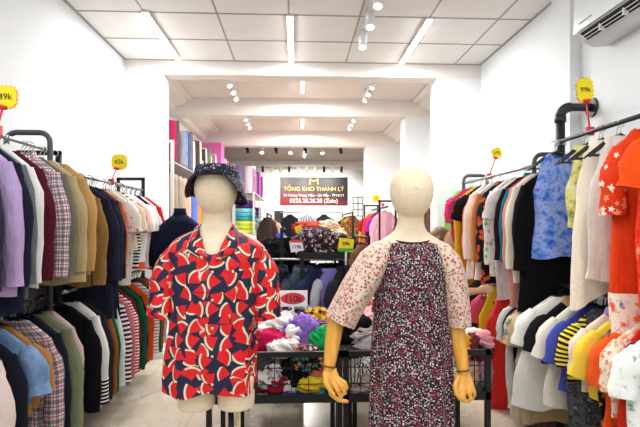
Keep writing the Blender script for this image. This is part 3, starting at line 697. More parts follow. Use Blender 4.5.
for i, (c, nm) in enumerate([((200, 190, 190), 'light grey'), ((226, 140, 190), 'rose'), ((110, 84, 130), 'violet'), ((236, 160, 200), 'candy pink'), ((90, 90, 110), 'steel blue'), ((236, 232, 236), 'snow white'), ((150, 140, 160), 'mauve'), ((100, 64, 110), 'plum'), ((190, 130, 170), 'orchid'), ((120, 60, 140), 'purple')]):
    bolt(-1.46, yv, 2.16, .55-.012*i, .13, c, '%s fabric roll on the top shelf beyond the pink box' % nm, 'fabric rolls beyond the pink box'); yv += .29
yv = 5.93
for i, (c, nm) in enumerate([((176, 150, 128), 'taupe'), ((160, 156, 150), 'stone grey'), ((226, 180, 150), 'peach'), ((228, 188, 160), 'light peach'), ((98, 118, 206), 'cornflower blue'), ((124, 140, 214), 'periwinkle'), ((236, 160, 90), 'apricot'), ((226, 134, 60), 'orange'), ((110, 90, 120), 'dull purple'), ((136, 50, 110), 'berry')]):
    bolt(-1.47, yv, 1.42, .6, .085, c, '%s fabric roll on the middle shelf by the left pillar' % nm, 'fabric rolls on the middle shelf'); yv += .24
def foldstack(x, y, z, specs, w=.36, d=.5):
    for c, nm in specs:
        g = G(); h = .085; rings = []
        for j in range(7):
            a = -PI/2+PI*j/6; rings.append([(x+sx*(w/2-.015+.015*math.cos(a))*(1), y+sy*(d/2-.015+.015*math.cos(a)), z+h/2+h/2*math.sin(a)*.96) for sx, sy in ((-1, -1), (0, -1), (1, -1), (1, 0), (1, 1), (0, 1), (-1, 1), (-1, 0))])
        g.loft(rings); tag(g.obj('folded_fabric', plain(c)), nm, 'folded fabric', 'folded fabric on the lower left shelves'); z += h
t = thing('storage_shelving', 'deeper pale shelving further back on the left, with folded colour stacks', 'shelving', (0, 0, 0))
for y in (9.98, 11.6, 13.3):
    g = G()
    for x in (-.84, -1.38): g.box(x-.015, x+.015, y-.015, y+.015, 0, 2.1)
    g.obj('upright', SHW, t)
for z in (.6, 1.26, 2.1): G().box(-1.4, -.82, 9.98, 13.3, z-.02, z).obj('shelf', SHW, t)
foldstack(-1.03, 10.3, 1.262, [((226, 206, 84), 'mustard folded fabric at the bottom of the colourful stack'), ((190, 214, 60), 'lime folded fabric in the colourful stack'), ((214, 226, 80), 'yellow-green folded fabric in the colourful stack'), ((60, 150, 160), 'dark teal folded fabric in the colourful stack'), ((80, 180, 200), 'turquoise folded fabric in the colourful stack'), ((130, 200, 210), 'pale turquoise folded fabric in the colourful stack'), ((70, 50, 110), 'indigo folded fabric near the top of the colourful stack'), ((110, 60, 130), 'purple folded fabric on top of the colourful stack')])
foldstack(-1.03, 10.3, .602, [((96, 90, 90), 'dark grey folded fabric at the bottom of the lower stack'), ((190, 190, 196), 'pale grey folded fabric in the lower stack'), ((110, 120, 150), 'dusty blue folded fabric in the lower stack'), ((160, 140, 150), 'mauve folded fabric in the lower stack'), ((80, 90, 100), 'slate folded fabric in the lower stack'), ((200, 190, 170), 'sand folded fabric on top of the lower stack')])
foldstack(-1.03, 12.0, 1.262, [((100, 160, 170), 'sea green folded fabric low in the far stack'), ((70, 130, 150), 'petrol folded fabric in the far stack'), ((150, 150, 170), 'lilac grey folded fabric in the far stack'), ((120, 180, 190), 'aqua folded fabric in the far stack'), ((90, 90, 130), 'dusk blue folded fabric in the far stack'), ((110, 50, 130), 'violet folded fabric in the far stack'), ((52, 44, 70), 'ink folded fabric on top of the far stack')])
for i, (x, y, c, nm) in enumerate([(-1.3, 10.12, (220, 150, 190), 'powder pink'), (-1.15, 10.12, (120, 110, 150), 'lavender grey'), (-.97, 10.15, (200, 190, 200), 'ash'), (-.93, 10.5, (170, 120, 160), 'faded orchid'), (-.93, 10.85, (150, 100, 150), 'heather'), (-.93, 11.2, (90, 60, 100), 'aubergine'), (-.93, 11.55, (110, 50, 140), 'royal purple'), (-.93, 11.9, (220, 80, 160), 'fuchsia'), (-.93, 12.3, (120, 70, 150), 'amethyst'), (-.93, 12.7, (50, 44, 60), 'blackberry')]):
    bolt(x, y, 2.1, .56-.02*(i % 3), .085, c, '%s fabric roll standing on top of the deeper left shelving' % nm, 'fabric rolls on the deeper shelving')

# dark bust form behind the watermelon shirt
def form_rings(spec, n=24):
    return [[(cx+hx*math.cos(2*PI*k/n), cy+hy*math.sin(2*PI*k/n), z) for k in range(n)] for (z, hx, hy, cx, cy) in spec]
yb = 4.6; xb = PX(180, yb)
o = garment('sweater', 'dark navy turtleneck sweater on a stand behind the watermelon shirt', 'sweater', (xb, yb, 1.52), plain((22, 28, 50)), L=.66, w=.40, sl='long', th=.1, neck=.06, seed=91)
g = G(); g.loft(form_rings([(-.03, .075, .06, 0, 0), (.03, .055, .055, 0, 0), (.06, .056, .056, 0, 0)])); g.obj('turtleneck', plain((22, 28, 50)), o)
t = thing('dress_form', 'linen torso form inside the dark navy turtleneck', 'dress form', (xb, yb, 0))
g = G(); g.loft(form_rings([(.9, .13, .08, 0, 0), (1.2, .13, .08, 0, 0), (1.40, .15, .07, 0, 0), (1.46, .1, .06, 0, 0), (1.5, .045, .045, 0, 0), (1.57, .045, .045, 0, 0)])); g.obj('torso', LINEN, t)
G().cyl((0, 0, 0), (0, 0, .92), .014).obj('pole', BLACK, t); G().cyl((0, 0, 0), (0, 0, .015), .14, 24).obj('base', BLACK, t)

# ------------------------------------------------------------------ back wall row
t = thing('wall_rail', 'pale steel rail along the back wall under the banner', 'clothes rail', (0, 0, 0))
G().tube([(-.45, 14.2, 1.80), (1.35, 14.2, 1.80)], .016, 8).obj('bar', STEEL, t)
for x in (-.4, .5, 1.3): G().tube([(x, 14.2, 1.80), (x, 14.4, 1.80)], .012, 8).obj('bracket', STEEL, t)
for px, c, lb in ((290, (22, 26, 28), 'black jacket left on the back wall rail'), (307, (104, 108, 110), 'grey jacket on the back wall rail'), (324, (30, 40, 46), 'black jacket right of the grey one on the back wall rail'), (340, (70, 66, 60), 'white shirt with dark collar on the back wall rail')):
    x = PX(px, 14.2); K[0] += 1
    hanger(x, 14.2, 1.8, 0, 'black', 'black hanger on the back wall rail', 'hangers on the back wall rail')
    if px == 340: garment('shirt', lb, 'shirt', (x, 14.2, 1.725), plain((232, 226, 212)), L=.8, w=.44, sl='long', th=.06, seed=K[0], smat=plain(c), group='clothes on the back wall')
    elif px == 307: garment('jacket', lb, 'jacket', (x, 14.2, 1.725), stripes((96, 100, 104), (170, 172, 170), 12, .3, 0), L=.8, w=.44, sl='long', th=.06, seed=K[0], group='clothes on the back wall')
    else: garment('jacket', lb, 'jacket', (x, 14.2, 1.725), plain(c), L=.85, w=.46, sl='long', th=.06, seed=K[0], collar=plain(c), group='clothes on the back wall')
def siderack(x, y0, y1, z, label, items, gname, hl, half=.2, rz=0., w=.42, low=False):
    t = thing('clothes_rack', label, 'clothes rack', (0, 0, 0))
    G().tube([(x, y0, z), (x, y1, z)], .014, 8).obj('rail', BLACK, t)
    for y in (y0, y1):
        g = G()
        if low: g.box(x-.014, x+.014, y-.014, y+.014, 0, z+.02)
        else: sqframe(g, x-.14, x+.14, z+.1, y)
        g.obj('end_frame', BLACK, t)
    n = len(items)
    for i, (nm, m, L, lb) in enumerate(items):
        y = y0+.1+(y1-y0-.2)*(i+.5)/n; K[0] += 1
        hanger(x, y, z, 0, 'black', hl, hl+'s'); garment(nm, lb, nm.replace('_', ' '), (x, y, z-.075), m, L=L, w=w, sl='short' if i % 2 else 'long', th=.035, seed=K[0], group=gname, rz=rz)
siderack(1.62, 5.95, 7.1, 1.72, 'black rack of clothes behind the first right pillar', [
 ('shawl', blotch(((96, 60, 46), (132, 92, 74), (70, 44, 36)), 20), .9, 'brown woven shawl just behind the first right pillar'), ('blouse', plain((96, 40, 120)), .7, 'violet blouse beside the brown woven shawl'),
 ('blouse', plain((196, 60, 70)), .7, 'brick pink blouse on the rack behind the first right pillar'), ('jacket', plain((40, 40, 50)), .8, 'dark jacket on the rack behind the first right pillar'), ('blouse', plain((214, 190, 180)), .7, 'light beige blouse on the rack behind the first right pillar')], 'clothes behind the first right pillar', 'hanger behind the first right pillar')
siderack(1.42, 7.7, 9.4, 1.72, 'black rack of bright clothes between the second and third pillars', [
 ('blouse', plain((230, 170, 190)), .7, 'light pink blouse nearest on the rack between the pillars'), ('blouse', plain((170, 40, 150)), .66, 'magenta blouse on the rack between the pillars'), ('jacket', plain((34, 34, 52)), .8, 'midnight jacket on the rack between the pillars'), ('blouse', plain((220, 50, 50)), .8, 'red blouse on the rack between the pillars'), ('blouse', blotch(((220, 120, 40), (180, 60, 50)), 10), .7, 'orange and brick blouse on the rack between the pillars'), ('shirt', plain((150, 40, 50)), .8, 'claret shirt on the rack between the pillars'), ('blouse', plain((230, 140, 50)), .6, 'amber blouse last on the rack between the pillars')], 'clothes between the right pillars', 'hanger between the right pillars')
siderack(1.17, 10.3, 12.6, 1.70, 'black rack with square end frames near the back wall, right side', [
 ('blouse', blotch(((230, 130, 40), (60, 40, 40), (236, 190, 90)), 9), .6, 'orange and black blouse nearest on the back right rack'), ('jacket', plain((28, 30, 44)), .9, 'black jacket on the back right rack'), ('jacket', plain((60, 66, 60)), .9, 'dark green jacket on the back right rack'), ('shirt', plain((176, 170, 110)), .8, 'yellow-olive shirt on the back right rack'), ('shirt', plain((206, 200, 160)), .85, 'pale straw shirt on the back right rack'), ('shirt', plain((126, 140, 100)), .8, 'fern green shirt on the back right rack'), ('shirt', plain((196, 196, 170)), .8, 'light sage shirt furthest on the back right rack')], 'clothes on the back right rack', 'hanger on the back right rack', low=True)
siderack(-.56, 9.7, 11.4, 1.66, 'dark rack of brown coats right of the fabric shelving', [
 ('coat', plain((60, 44, 44)), .8, 'deep brown coat nearest on the back left rack'), ('coat', plain((176, 140, 126)), .85, 'dusty beige coat on the back left rack'), ('coat', plain((120, 90, 80)), .8, 'mid brown coat on the back left rack'), ('coat', plain((190, 156, 150)), .8, 'pale rose coat on the back left rack'), ('coat', plain((90, 84, 90)), .9, 'grey coat on the back left rack'), ('coat', plain((150, 110, 90)), .8, 'caramel coat furthest on the back left rack')], 'coats on the back left rack', 'hanger on the back left rack', w=.32, low=True)
t = thing('wire_grid', 'small black wire grid display standing near the back right', 'grid display', (PX(358, 10.0), 10.0, 0)); z1 = PZ(197, 10.0); z0 = PZ(216, 10.)
g = G()
for k in range(3): g.box(-.1+.1*k-.008, -.1+.1*k+.008, -.01, .01, z0, z1)
for k in range(4): g.box(-.1, .1, -.01, .01, z0+(z1-z0)*k/3-.008, z0+(z1-z0)*k/3+.008)
g.obj('grid', BLACK, t); G().box(-.1, -.08, -.01, .01, 0, z0).box(.08, .1, -.01, .01, 0, z0).obj('legs_frame', BLACK, t)

# ------------------------------------------------------------------ middle of the shop: baskets and island
def blob(c, r, mat, name, label, cat, seed, group, amp=.42, rz=0, zmin=-9, ymin=-9):
    n1, n2 = 64, 36; rings = []; q0 = random.Random(seed*5+1); fa = q0.uniform(-.9, .9); ca, sa = math.cos(fa), math.sin(fa)
    for j in range(n2+1):
        ph = .05+(PI-.1)*j/n2; ring = []
        for i in range(n1):
            a = 2*PI*i/n1; d = Vector((math.sin(ph)*math.cos(a), math.sin(ph)*math.sin(a), math.cos(ph)))
            x, y, z = d.x*r[0], d.y*r[1], d.z*r[2]
            u, v = x*ca+z*sa, z*ca-x*sa
            q = Vector((u*12+seed*7.3, y*18, v*58+seed*1.7)); wv = noise.noise(Vector((x*12, y*12, z*12+seed)))
            q.z += wv*1.8
            k = 1+amp*(.45-abs(noise.noise(q))*1.6)+.22*amp*noise.noise(q*2.3)+.35*wv*amp
            sx = lambda v: math.copysign(abs(v)**.75, v)
            pv = Vector((sx(d.x)*r[0]*k*(1+.25*wv), sx(d.y)*r[1]*k, sx(d.z)*r[2]*k))
            pv.z = max(pv.z, zmin-c[2]+.003*(1+wv)); pv.y = max(pv.y, ymin-c[1]+.004*(1+wv)); ring.append(pv)
        rings.append(ring)
    g = G().loft(rings); o = g.obj(name, mat, None, c); return tag(o, label, cat, group)
def basket(x0, x1, y0, y1, zt, zb, label, mesh=True):
    t = thing('basket_table', label, 'display table', (0, 0, 0), 0, 'black basket tables'); w = .014
    for x in (x0, x1-2*w):
        for y in (y0, y1-2*w): G().box(x, x+2*w, y, y+2*w, 0, zt).obj('leg', BLACK, t)
    g = G()
    for z in (zt, zb+.03):
        g.box(x0, x1, y0, y0+.02, z-.03, z); g.box(x0, x1, y1-.02, y1, z-.03, z); g.box(x0, x0+.02, y0, y1, z-.03, z); g.box(x1-.02, x1, y0, y1, z-.03, z)
    g.obj('rim', BLACK, t)
    G().box(x0, x1, y0, y1, zb-.012, zb).obj('tray', BLACK, t)
    g = G(); r = .0022
    n = int((x1-x0)/.085)
    for k in range(1, n): g.box(x0+(x1-x0)*k/n-r, x0+(x1-x0)*k/n+r, y0+.004, y0+.008, zb, zt)
    for k in (1, 2): g.box(x0, x1, y0+.004, y0+.008, zb+(zt-zb)*k/3-r, zb+(zt-zb)*k/3+r)
    g.obj('wire_front', BLACK, t); return t
YT = 2.72
xa, xb_, xc = PX(206, YT), PX(343, YT), PX(491, YT)
zt = PZ(352, YT); zb = PZ(401, YT)
basket(xa, xb_-.004, YT, YT+.55, zt, zb, 'left front black wire basket table, partly behind the watermelon shirt')
basket(xb_+.004, xc, YT, YT+.55, zt, zb, 'right front black wire basket table, behind the flowered dress')
pile = [  # px, py, w px, h px, extra depth, material, name, label
 (268, 372, 26, 20, .05, fl((226, 222, 216), ((60, 60, 66), (120, 116, 120)), 26, .4), 'blouse', 'crumpled grey and white blouse in the left basket, behind the wires'),
 (262, 386, 22, 22, .1, plain((176, 24, 66)), 'tshirt', 'raspberry tee crumpled low in the left basket beside the shirt hem'),
 (280, 384, 22, 16, .04, plain((150, 20, 54)), 'top', 'dark crimson top folded beside the grey blouse in the basket'),
 (283, 375, 14, 26, .1, plain((214, 210, 206)), 'top', 'off-white top bundled in the basket left of the black one'),
 (300, 366, 26, 22, .06, plain((22, 22, 26)), 'top', 'black top bunched in the centre of the left basket'),
 (306, 362, 22, 14, .03, fl((24, 28, 34), ((196, 76, 54), (60, 130, 120), (220, 150, 90)), 26, .5), 'scarf', 'black scarf with orange and teal flowers, left basket'),
 (313, 381, 26, 12, .03, blotch(((226, 90, 40), (222, 196, 50), (90, 160, 70)), 22), 'scarf', 'orange and yellow-green scarf in the left basket'),
 (302, 395, 34, 12, .03, plain((26, 76, 170)), 'tshirt', 'royal blue tee at the bottom of the left basket'),
 (272, 397, 22, 9, .03, plain((140, 176, 184)), 'top', 'pale teal top at the bottom of the left basket'),
 (325, 390, 16, 18, .06, fl((20, 44, 50), ((60, 140, 140), (200, 200, 190)), 30, .5), 'blouse', 'dark teal flecked blouse behind the wooden hand'),
 (328, 368, 18, 20, .08, plain((24, 28, 34)), 'top', 'charcoal top in the left basket by the basket corner'),
 (270, 343, 34, 18, .12, plain((190, 26, 78)), 'tshirt', 'raspberry pink tee heaped on the left basket rim'),
 (262, 334, 18, 12, .2, plain((236, 234, 230)), 'tshirt', 'white tee behind the raspberry one on the heap'),
 (284, 347, 26, 13, .05, plain((234, 230, 226)), 'tshirt', 'white tee lying on the left basket rim'),
 (284, 328, 22, 20, .25, plain((238, 236, 234)), 'blouse', 'white blouse heaped behind the raspberry tee'),
 (302, 338, 26, 30, .16, plain((136, 104, 190)), 'tshirt', 'purple tee sloping down the heap in the middle'),
 (294, 349, 12, 8, .03, plain((240, 140, 40)), 'top', 'small orange top at the foot of the purple tee'),
 (315, 336, 32, 22, .24, fl((44, 34, 50), ((190, 120, 160), (210, 206, 196), (90, 90, 130)), 34, .5), 'blouse', 'dark flower-speckled blouse on the heap beside the purple tee'),
 (322, 343, 20, 22, .1, plain((28, 168, 84)), 'tshirt', 'bright green tee on the heap beside the wooden forearm'),
 (352, 340, 36, 36, .14, plain((16, 16, 18)), 'sweater', 'big black sweater heaped between wooden forearm and flowered dress'),
 (364, 338, 22, 16, .1, plain((190, 178, 174)), 'top', 'taupe pink top on the heap beside the flowered dress'),
 (360, 322, 26, 16, .3, plain((224, 160, 166)), 'blouse', 'soft pink blouse behind the black sweater'),
 (352, 366, 34, 26, .05, stripes((226, 222, 216), (50, 48, 52), 40, .35, 0), 'blouse', 'white blouse with thin black zigzag lines, right basket'),
 (358, 386, 26, 16, .07, plain((206, 180, 168)), 'top', 'nude beige top under the zigzag blouse'),
 (366, 396, 26, 10, .05, plain((170, 28, 66)), 'top', 'crimson top at the bottom of the right basket near its left end'),
 (344, 390, 12, 20, .1, plain((20, 20, 24)), 'top', 'black top in the right basket beside the hand'),
 (450, 342, 26, 22, .12, plain((244, 170, 40)), 'tshirt', 'orange-yellow tee heaped right of the flowered dress'),
 (478, 346, 22, 18, .1, plain((100, 44, 50)), 'top', 'dark red-brown top at the right end of the heap'),
 (474, 340, 18, 16, .2, plain((220, 214, 210)), 'top', 'light top behind the dark red-brown one at the right end'),
 (451, 358, 20, 9, .06, fl((226, 232, 232), ((60, 150, 170), (40, 90, 110)), 20, .5), 'top', 'white and turquoise top in the right basket'),
 (462, 374, 26, 22, .08, plain((222, 186, 160)), 'top', 'peach top hanging in the right basket near the hand'),
 (452, 386, 22, 26, .1, plain((28, 26, 40)), 'top', 'blue-black top at the bottom of the right basket'),
 (480, 378, 16, 36, .08, plain((150, 124, 134)), 'top', 'mauve grey top in the right end of the basket'),
 (428, 378, 26, 30, .1, plain((90, 70, 80)), 'top', 'dusky top in the basket behind the flowered dress'),
 (400, 376, 34, 34, .12, plain((120, 100, 90)), 'top', 'brown-grey top in the basket behind the flowered dress'),
 (240, 380, 26, 26, .1, plain((60, 60, 70)), 'top', 'smoky top in the basket behind the watermelon shirt'),
 (225, 350, 34, 26, .2, plain((190, 186, 180)), 'top', 'grey-white top heaped behind the watermelon shirt'),
 (400, 340, 40, 26, .2, plain((60, 50, 60)), 'top', 'dark plum top heaped behind the flowered dress'),
 (263, 362, 14, 12, .02, plain((70, 70, 76)), 'top', 'small slate top pressed on the wires at the left basket end'),
 (290, 384, 12, 16, .01, plain((232, 228, 222)), 'top', 'narrow cream top between crimson and black ones in the basket'),
 (296, 376, 14, 14, .0, plain((16, 18, 24)), 'top', 'jet black top pressed on the basket wires'),
 (317, 370, 12, 14, .0, plain((210, 110, 92)), 'top', 'coral top tucked by the wooden wrist in the basket'),
 (318, 394, 14, 12, .0, plain((70, 190, 200)), 'top', 'small turquoise top low in the basket near the wooden hand'),
 (334, 362, 12, 16, .03, plain((56, 60, 66)), 'top', 'graphite top behind the wooden wrist'),
 (340, 376, 14, 12, .02, fl((222, 218, 210), ((30, 30, 34),), 40, .5), 'scarf', 'white scarf with black dots beside the wooden hand'),
 (367, 378, 12, 14, .0, plain((188, 168, 158)), 'top', 'pinkish taupe top beside the dress in the right basket'),
 (272, 336, 12, 10, .16, plain((150, 24, 50)), 'top', 'wine red top poking out above the raspberry tee'),
 (293, 333, 12, 12, .1, plain((244, 240, 236)), 'top', 'bright white top between white blouse and purple tee'),
 (310, 350, 14, 8, .0, fl((60, 54, 60), ((200, 190, 180), (150, 80, 100)), 36, .5), 'scarf', 'speckled scarf lying on the rim under the green tee'),
 (333, 335, 12, 16, .18, plain((232, 228, 226)), 'top', 'white top behind the green tee'),
 (341, 328, 16, 12, .26, plain((120, 30, 50)), 'top', 'burgundy top behind the big black sweater'),
 (350, 352, 18, 8, .0, plain((40, 36, 40)), 'top', 'ash black top lying on the right basket rim'),
 (463, 352, 12, 10, .0, plain((226, 120, 60)), 'top', 'small orange top under the yellow tee on the right rim'),
 (468, 336, 14, 12, .28, plain((60, 90, 110)), 'top', 'steel blue top at the back of the right heap'),
 (484, 340, 12, 14, .05, plain((224, 150, 160)), 'top', 'rose top at the far right corner of the heap'),
 (458, 394, 16, 12, .02, plain((40, 42, 60)), 'top', 'navy top low in the right basket left of the hand'),
 (482, 392, 14, 14, .02, plain((90, 84, 92)), 'top', 'pewter top in the right bottom corner of the basket'),
 (452, 370, 14, 10, .0, plain((236, 214, 190)), 'top', 'ecru top beneath the turquoise one in the right basket'),
]
for i, (px, py, wp, hp, dp, m, nm, lb) in enumerate(pile):
    y = YT+.05+dp+.06; rx = wp/2*y/F*1.3; rz_ = hp/2*y/F*1.3
    blob(P(px, py, y), (rx, min(.09, rx), rz_), m, nm, lb, nm if nm != 'tshirt' else 't-shirt', i, 'clothes heaped in the front baskets', zmin=zb+.002, ymin=YT+.012)
# second basket row
Y2 = 3.5
basket(PX(240, Y2), PX(352, Y2), Y2, Y2+.4, PZ(325, Y2), .5, 'second-row black basket table behind the raspberry heap')
basket(PX(353, Y2), PX(440, Y2), Y2, Y2+.4, PZ(325, Y2), .5, 'second-row black basket table behind the flowered sleeve')
pile2 = [
 (316, 318, 18, 14, 0, fl((214, 160, 40), ((50, 40, 40), (240, 210, 90)), 24, .5), 'scarf', 'yellow and black patterned scarf on the second table'),
 (300, 316, 22, 14, .05, fl((44, 44, 56), ((200, 200, 210), (110, 90, 130)), 26, .5), 'blouse', 'dark speckled blouse left of the yellow scarf, second table'),
 (330, 318, 14, 14, .06, plain((110, 84, 140)), 'top', 'lilac purple top right of the yellow scarf'),
 (289, 322, 16, 16, .0, plain((230, 226, 222)), 'top', 'white top at the foot of the sale sign pole'),
 (262, 322, 22, 20, .1, plain((110, 32, 50)), 'top', 'wine top behind the red-edged sign'),
 (362, 310, 24, 24, .05, fl((166, 36, 60), ((230, 200, 200), (90, 20, 40)), 22, .5), 'blouse', 'red and pink patterned blouse by the flowered sleeve'),
 (275, 306, 12, 26, .12, plain((230, 150, 140)), 'top', 'salmon top standing behind the sale sign'),
]
for i, (px, py, wp, hp, dp, m, nm, lb) in enumerate(pile2):
    y = Y2+.1+dp; rx = wp/2*y/F*1.3; rz_ = hp/2*y/F*1.3
    blob(P(px, py, y), (rx, min(.1, rx), rz_), m, nm, lb, nm, 60+i, 'clothes heaped on the second tables')
# island rack
Y3 = 4.15
x0, x1 = PX(299, Y3), PX(350, Y3); zt3 = PZ(253, Y3)
t = thing('island_rack', 'black island rack with a flat top, dark shirts hung under it', 'clothes rack', (0, 0, 0))
G().box(x0, x1, Y3, Y3+.75, zt3-.03, zt3).obj('top', BLACK, t)
G().box(x0, x1, Y3, Y3+.02, zt3-.05, zt3-.03).obj('fascia', BLACK, t)
for x in (x0+.01, x1-.04):
    for y in (Y3+.02, Y3+.70): G().box(x, x+.03, y, y+.03, 0, zt3-.03).obj('leg', BLACK, t)
xq = PX(263, Y3); G().box(xq-.014, xq+.014, Y3+.086, Y3+.114, 0, zt3-.05).obj('side_post', BLACK, t)
G().tube([(xq, Y3+.1, zt3-.06), (x1-.03, Y3+.1, zt3-.06)], .012, 8).obj('front_rail', STEEL, t)
G().box(x0, x1, Y3+.3, Y3+.7, .5, .53).obj('lower_shelf', BLACK, t); G().tube([(x0, Y3+.32, zt3-.06), (x1, Y3+.32, zt3-.06)], .012, 8).obj('rear_rail', STEEL, t)
zr = zt3-.06
for i, (px, rz, m, L, w, lb, nm) in enumerate([
 (270, .7, blk, .55, .36, 'black shirt at the left end of the island rack', 'shirt'),
 (280, .9, plain((40, 44, 56)), .55, .4, 'dark slate shirt under the island rack, left of the denim one', 'shirt'),
 (303, .1, blotch(((44, 56, 76), (84, 98, 118)), 10), .46, .30, 'faded dark denim shirt facing front under the island rack', 'shirt'),
 (316, .8, plain((40, 50, 80)), .5, .38, 'indigo shirt half behind the denim shirt, island rack', 'shirt'),
 (331, .3, plain((142, 132, 208)), .42, .25, 'lavender tee with grey side at the right of the island rack', 'tshirt'),
 (344, 1.0, plain((44, 40, 46)), .5, .4, 'charcoal shirt at the right end of the island rack', 'shirt'),
 (308, .35, plain((20, 20, 24)), .55, .4, 'black shirt in the second row under the island, behind the denim shirt', 'shirt'),  # rear row of dark shirts added to darken the bright gap under the top
 (326, .3, plain((26, 24, 30)), .55, .4, 'black shirt in the second row under the island, behind the lavender tee', 'shirt'),
 (341, .3, plain((32, 28, 30)), .55, .4, 'brown-black shirt in the second row at the island right end', 'shirt')]):
    y = Y3+(.32 if 'second row' in lb else .1); x = PX(px, y); K[0] += 1
    hanger(x, y, zr, rz, 'black', 'black hanger on the island rack', 'hangers on the island rack')
    garment(nm, lb, 'shirt', (x, y, zr-.075), m, L=L, w=w, sl='short', th=.04, seed=K[0], rz=rz, group='shirts under the island rack', collar=m if i != 4 else None, smat=plain((214, 216, 224)) if i == 4 else None)
pile3 = [
 (309, 245, 22, 20, .1, fl((40, 34, 42), ((190, 180, 186), (110, 80, 96)), 30, .45), 'blouse', 'dark blouse with pale speckles piled on the island top, left'),
 (330, 245, 26, 20, .12, fl((48, 40, 46), ((206, 196, 196), (140, 100, 110)), 26, .45), 'blouse', 'dark flecked blouse piled on the island top, right'),
 (318, 238, 26, 16, .25, fl((50, 40, 50), ((170, 150, 160), (96, 60, 80)), 32, .5), 'blouse', 'speckled plum blouse on top of the island heap'),
 (343, 247, 14, 16, .2, plain((70, 50, 56)), 'top', 'brown-plum top at the right edge of the island heap'),
 (270, 262, 26, 34, .3, blk, 'coat', 'black coat bundle left of the island rack'),
]
for i, (px, py, wp, hp, dp, m, nm, lb) in enumerate(pile3):
    y = Y3+.1+dp; rx = wp/2*y/F*1.25; rz_ = hp/2*y/F*1.2
    blob(P(px, py, y), (rx, min(.14, rx), rz_), m, nm, lb, nm, 80+i, 'clothes heaped on the island top')
# further island
Y4 = 5.6
x0, x1 = PX(296, Y4), PX(342, Y4); z4 = PZ(238, Y4)
t = thing('island_rack', 'farther black island rack with red and cream clothes on top', 'clothes rack', (0, 0, 0))
G().box(x0, x1, Y4, Y4+.7, z4-.03, z4).obj('top', BLACK, t)
for x in (x0+.01, x1-.04):
    for y in (Y4+.02, Y4+.65): G().box(x, x+.03, y, y+.03, 0, z4-.03).obj('leg', BLACK, t)
for i, (px, py, wp, hp, m, lb) in enumerate([(310, 228, 26, 10, plain((176, 60, 56)), 'brick red top on the farther island heap'), (328, 227, 18, 10, fl((236, 190, 190), ((220, 80, 90), (250, 230, 120)), 16, .5), 'pink patterned top on the farther island heap'), (331, 233, 24, 8, plain((238, 222, 186)), 'cream top on the farther island heap')]):
    y = Y4+.2; rx = wp/2*y/F*1.15
    blob(P(px, py, y), (rx, .12, hp/2*y/F*1.2), m, 'top', lb, 'top', 95+i, 'clothes on the farther island')
# signs
def sign(px, py, y, wpx, hpx, label, face, base_z, name='sale_sign', pole=WHITEP, tilt=0.):
    w, h = wpx*y/F, hpx*y/F; c = P(px, py, y)
    t = thing(name, label, 'sign', c, 0)
    o = G().box(-w/2, w/2, -.003, .003, -h/2, h/2).obj('board', face, t); o.rotation_euler = (0, tilt, 0)
    G().tube([(0, .006, -h/2+.01), (0, .006, base_z-c.z)], .008, 8).obj('pole', pole, t); return t, w, h
SW = paint((240, 240, 238), .4); SR = paint((216, 58, 66), .5)
t, w, h = sign(293, 298.5, 3.42, 29, 16, 'white sign with a red oval reading 110k above the basket heap', SW, .76)
g = G(); g.loft([[(w*.42*math.cos(a), yy, h*.36*math.sin(a)) for a in [2*PI*k/32 for k in range(32)]] for yy in (-.0045, -.003)], smooth=False); g.obj('red_oval', SR, t)
lettering('110k', .062, INK, t, (0, -.0055, -.004), bold=.0012)
t, w, h = sign(296.5, 246, 4.1, 13, 11, 'small white sign reading 119k with a red top edge, on the island', SW, zt3, tilt=-.15)
G().box(-w/2, w/2, -.0045, -.003, h*.32, h/2+.005).obj('red_edge', SR, t); lettering('119k', .04, paint((60, 70, 170)), t, (0, -.0055, -.008), bold=.001)
t, w, h = sign(346, 245, 4.1, 15, 13, 'yellow sign with a green lower edge at the right of the island', TAGY, zt3-.1, tilt=.12)
G().box(-w/2, w/2, -.0045, -.003, -h/2, -h*.25).obj('green_edge', paint((60, 170, 70)), t); lettering('59k', .04, INK, t, (0, -.0055, .012), bold=.001)
t, w, h = sign(298.5, 229, 4.6, 7, 6, 'tiny yellow sign at the left of the farther heap', TAGY, zt3, tilt=-.3)
t, w, h = sign(263.5, 316, 3.3, 17, 21, 'white sign with a red border partly behind the watermelon sleeve', paint((214, 44, 50)), .74)
G().box(-w*.38, w*.42, -.0045, -.003, -h*.36, h*.42).obj('white_panel', SW, t); G().box(-w*.45, w*.3, -.0045, -.003, -h*.5, -h*.38).obj('green_edge', paint((40, 140, 80)), t)
t, w, h = sign(366, 303, 3.2, 11, 18, 'white card with a red dot half behind the flowered sleeve', SW, .74)
g = G(); g.loft([[(w*.2+.02*math.cos(a), yy, .02*math.sin(a)) for a in [2*PI*k/20 for k in range(20)]] for yy in (-.0045, -.003)], smooth=False); g.obj('red_dot', SR, t)
t = thing('balloon', 'royal blue balloon hanging by the black coats left of the island', 'balloon', P(281, 238, 4.9))
g = G().ell((0, 0, 0), (.05, .05, .062)); g.obj('bladder', plain((30, 60, 200), .3, .5), t); G().cyl((0, 0, -.06), (0, 0, -.075), .004, 8, .01).obj('knot', plain((30, 60, 200), .3, .5), t)
G().tube([(0, 0, -.07), (.01, 0, -.2), (-.01, 0, -.38)], .002, 6).obj('string', WHITEP, t)

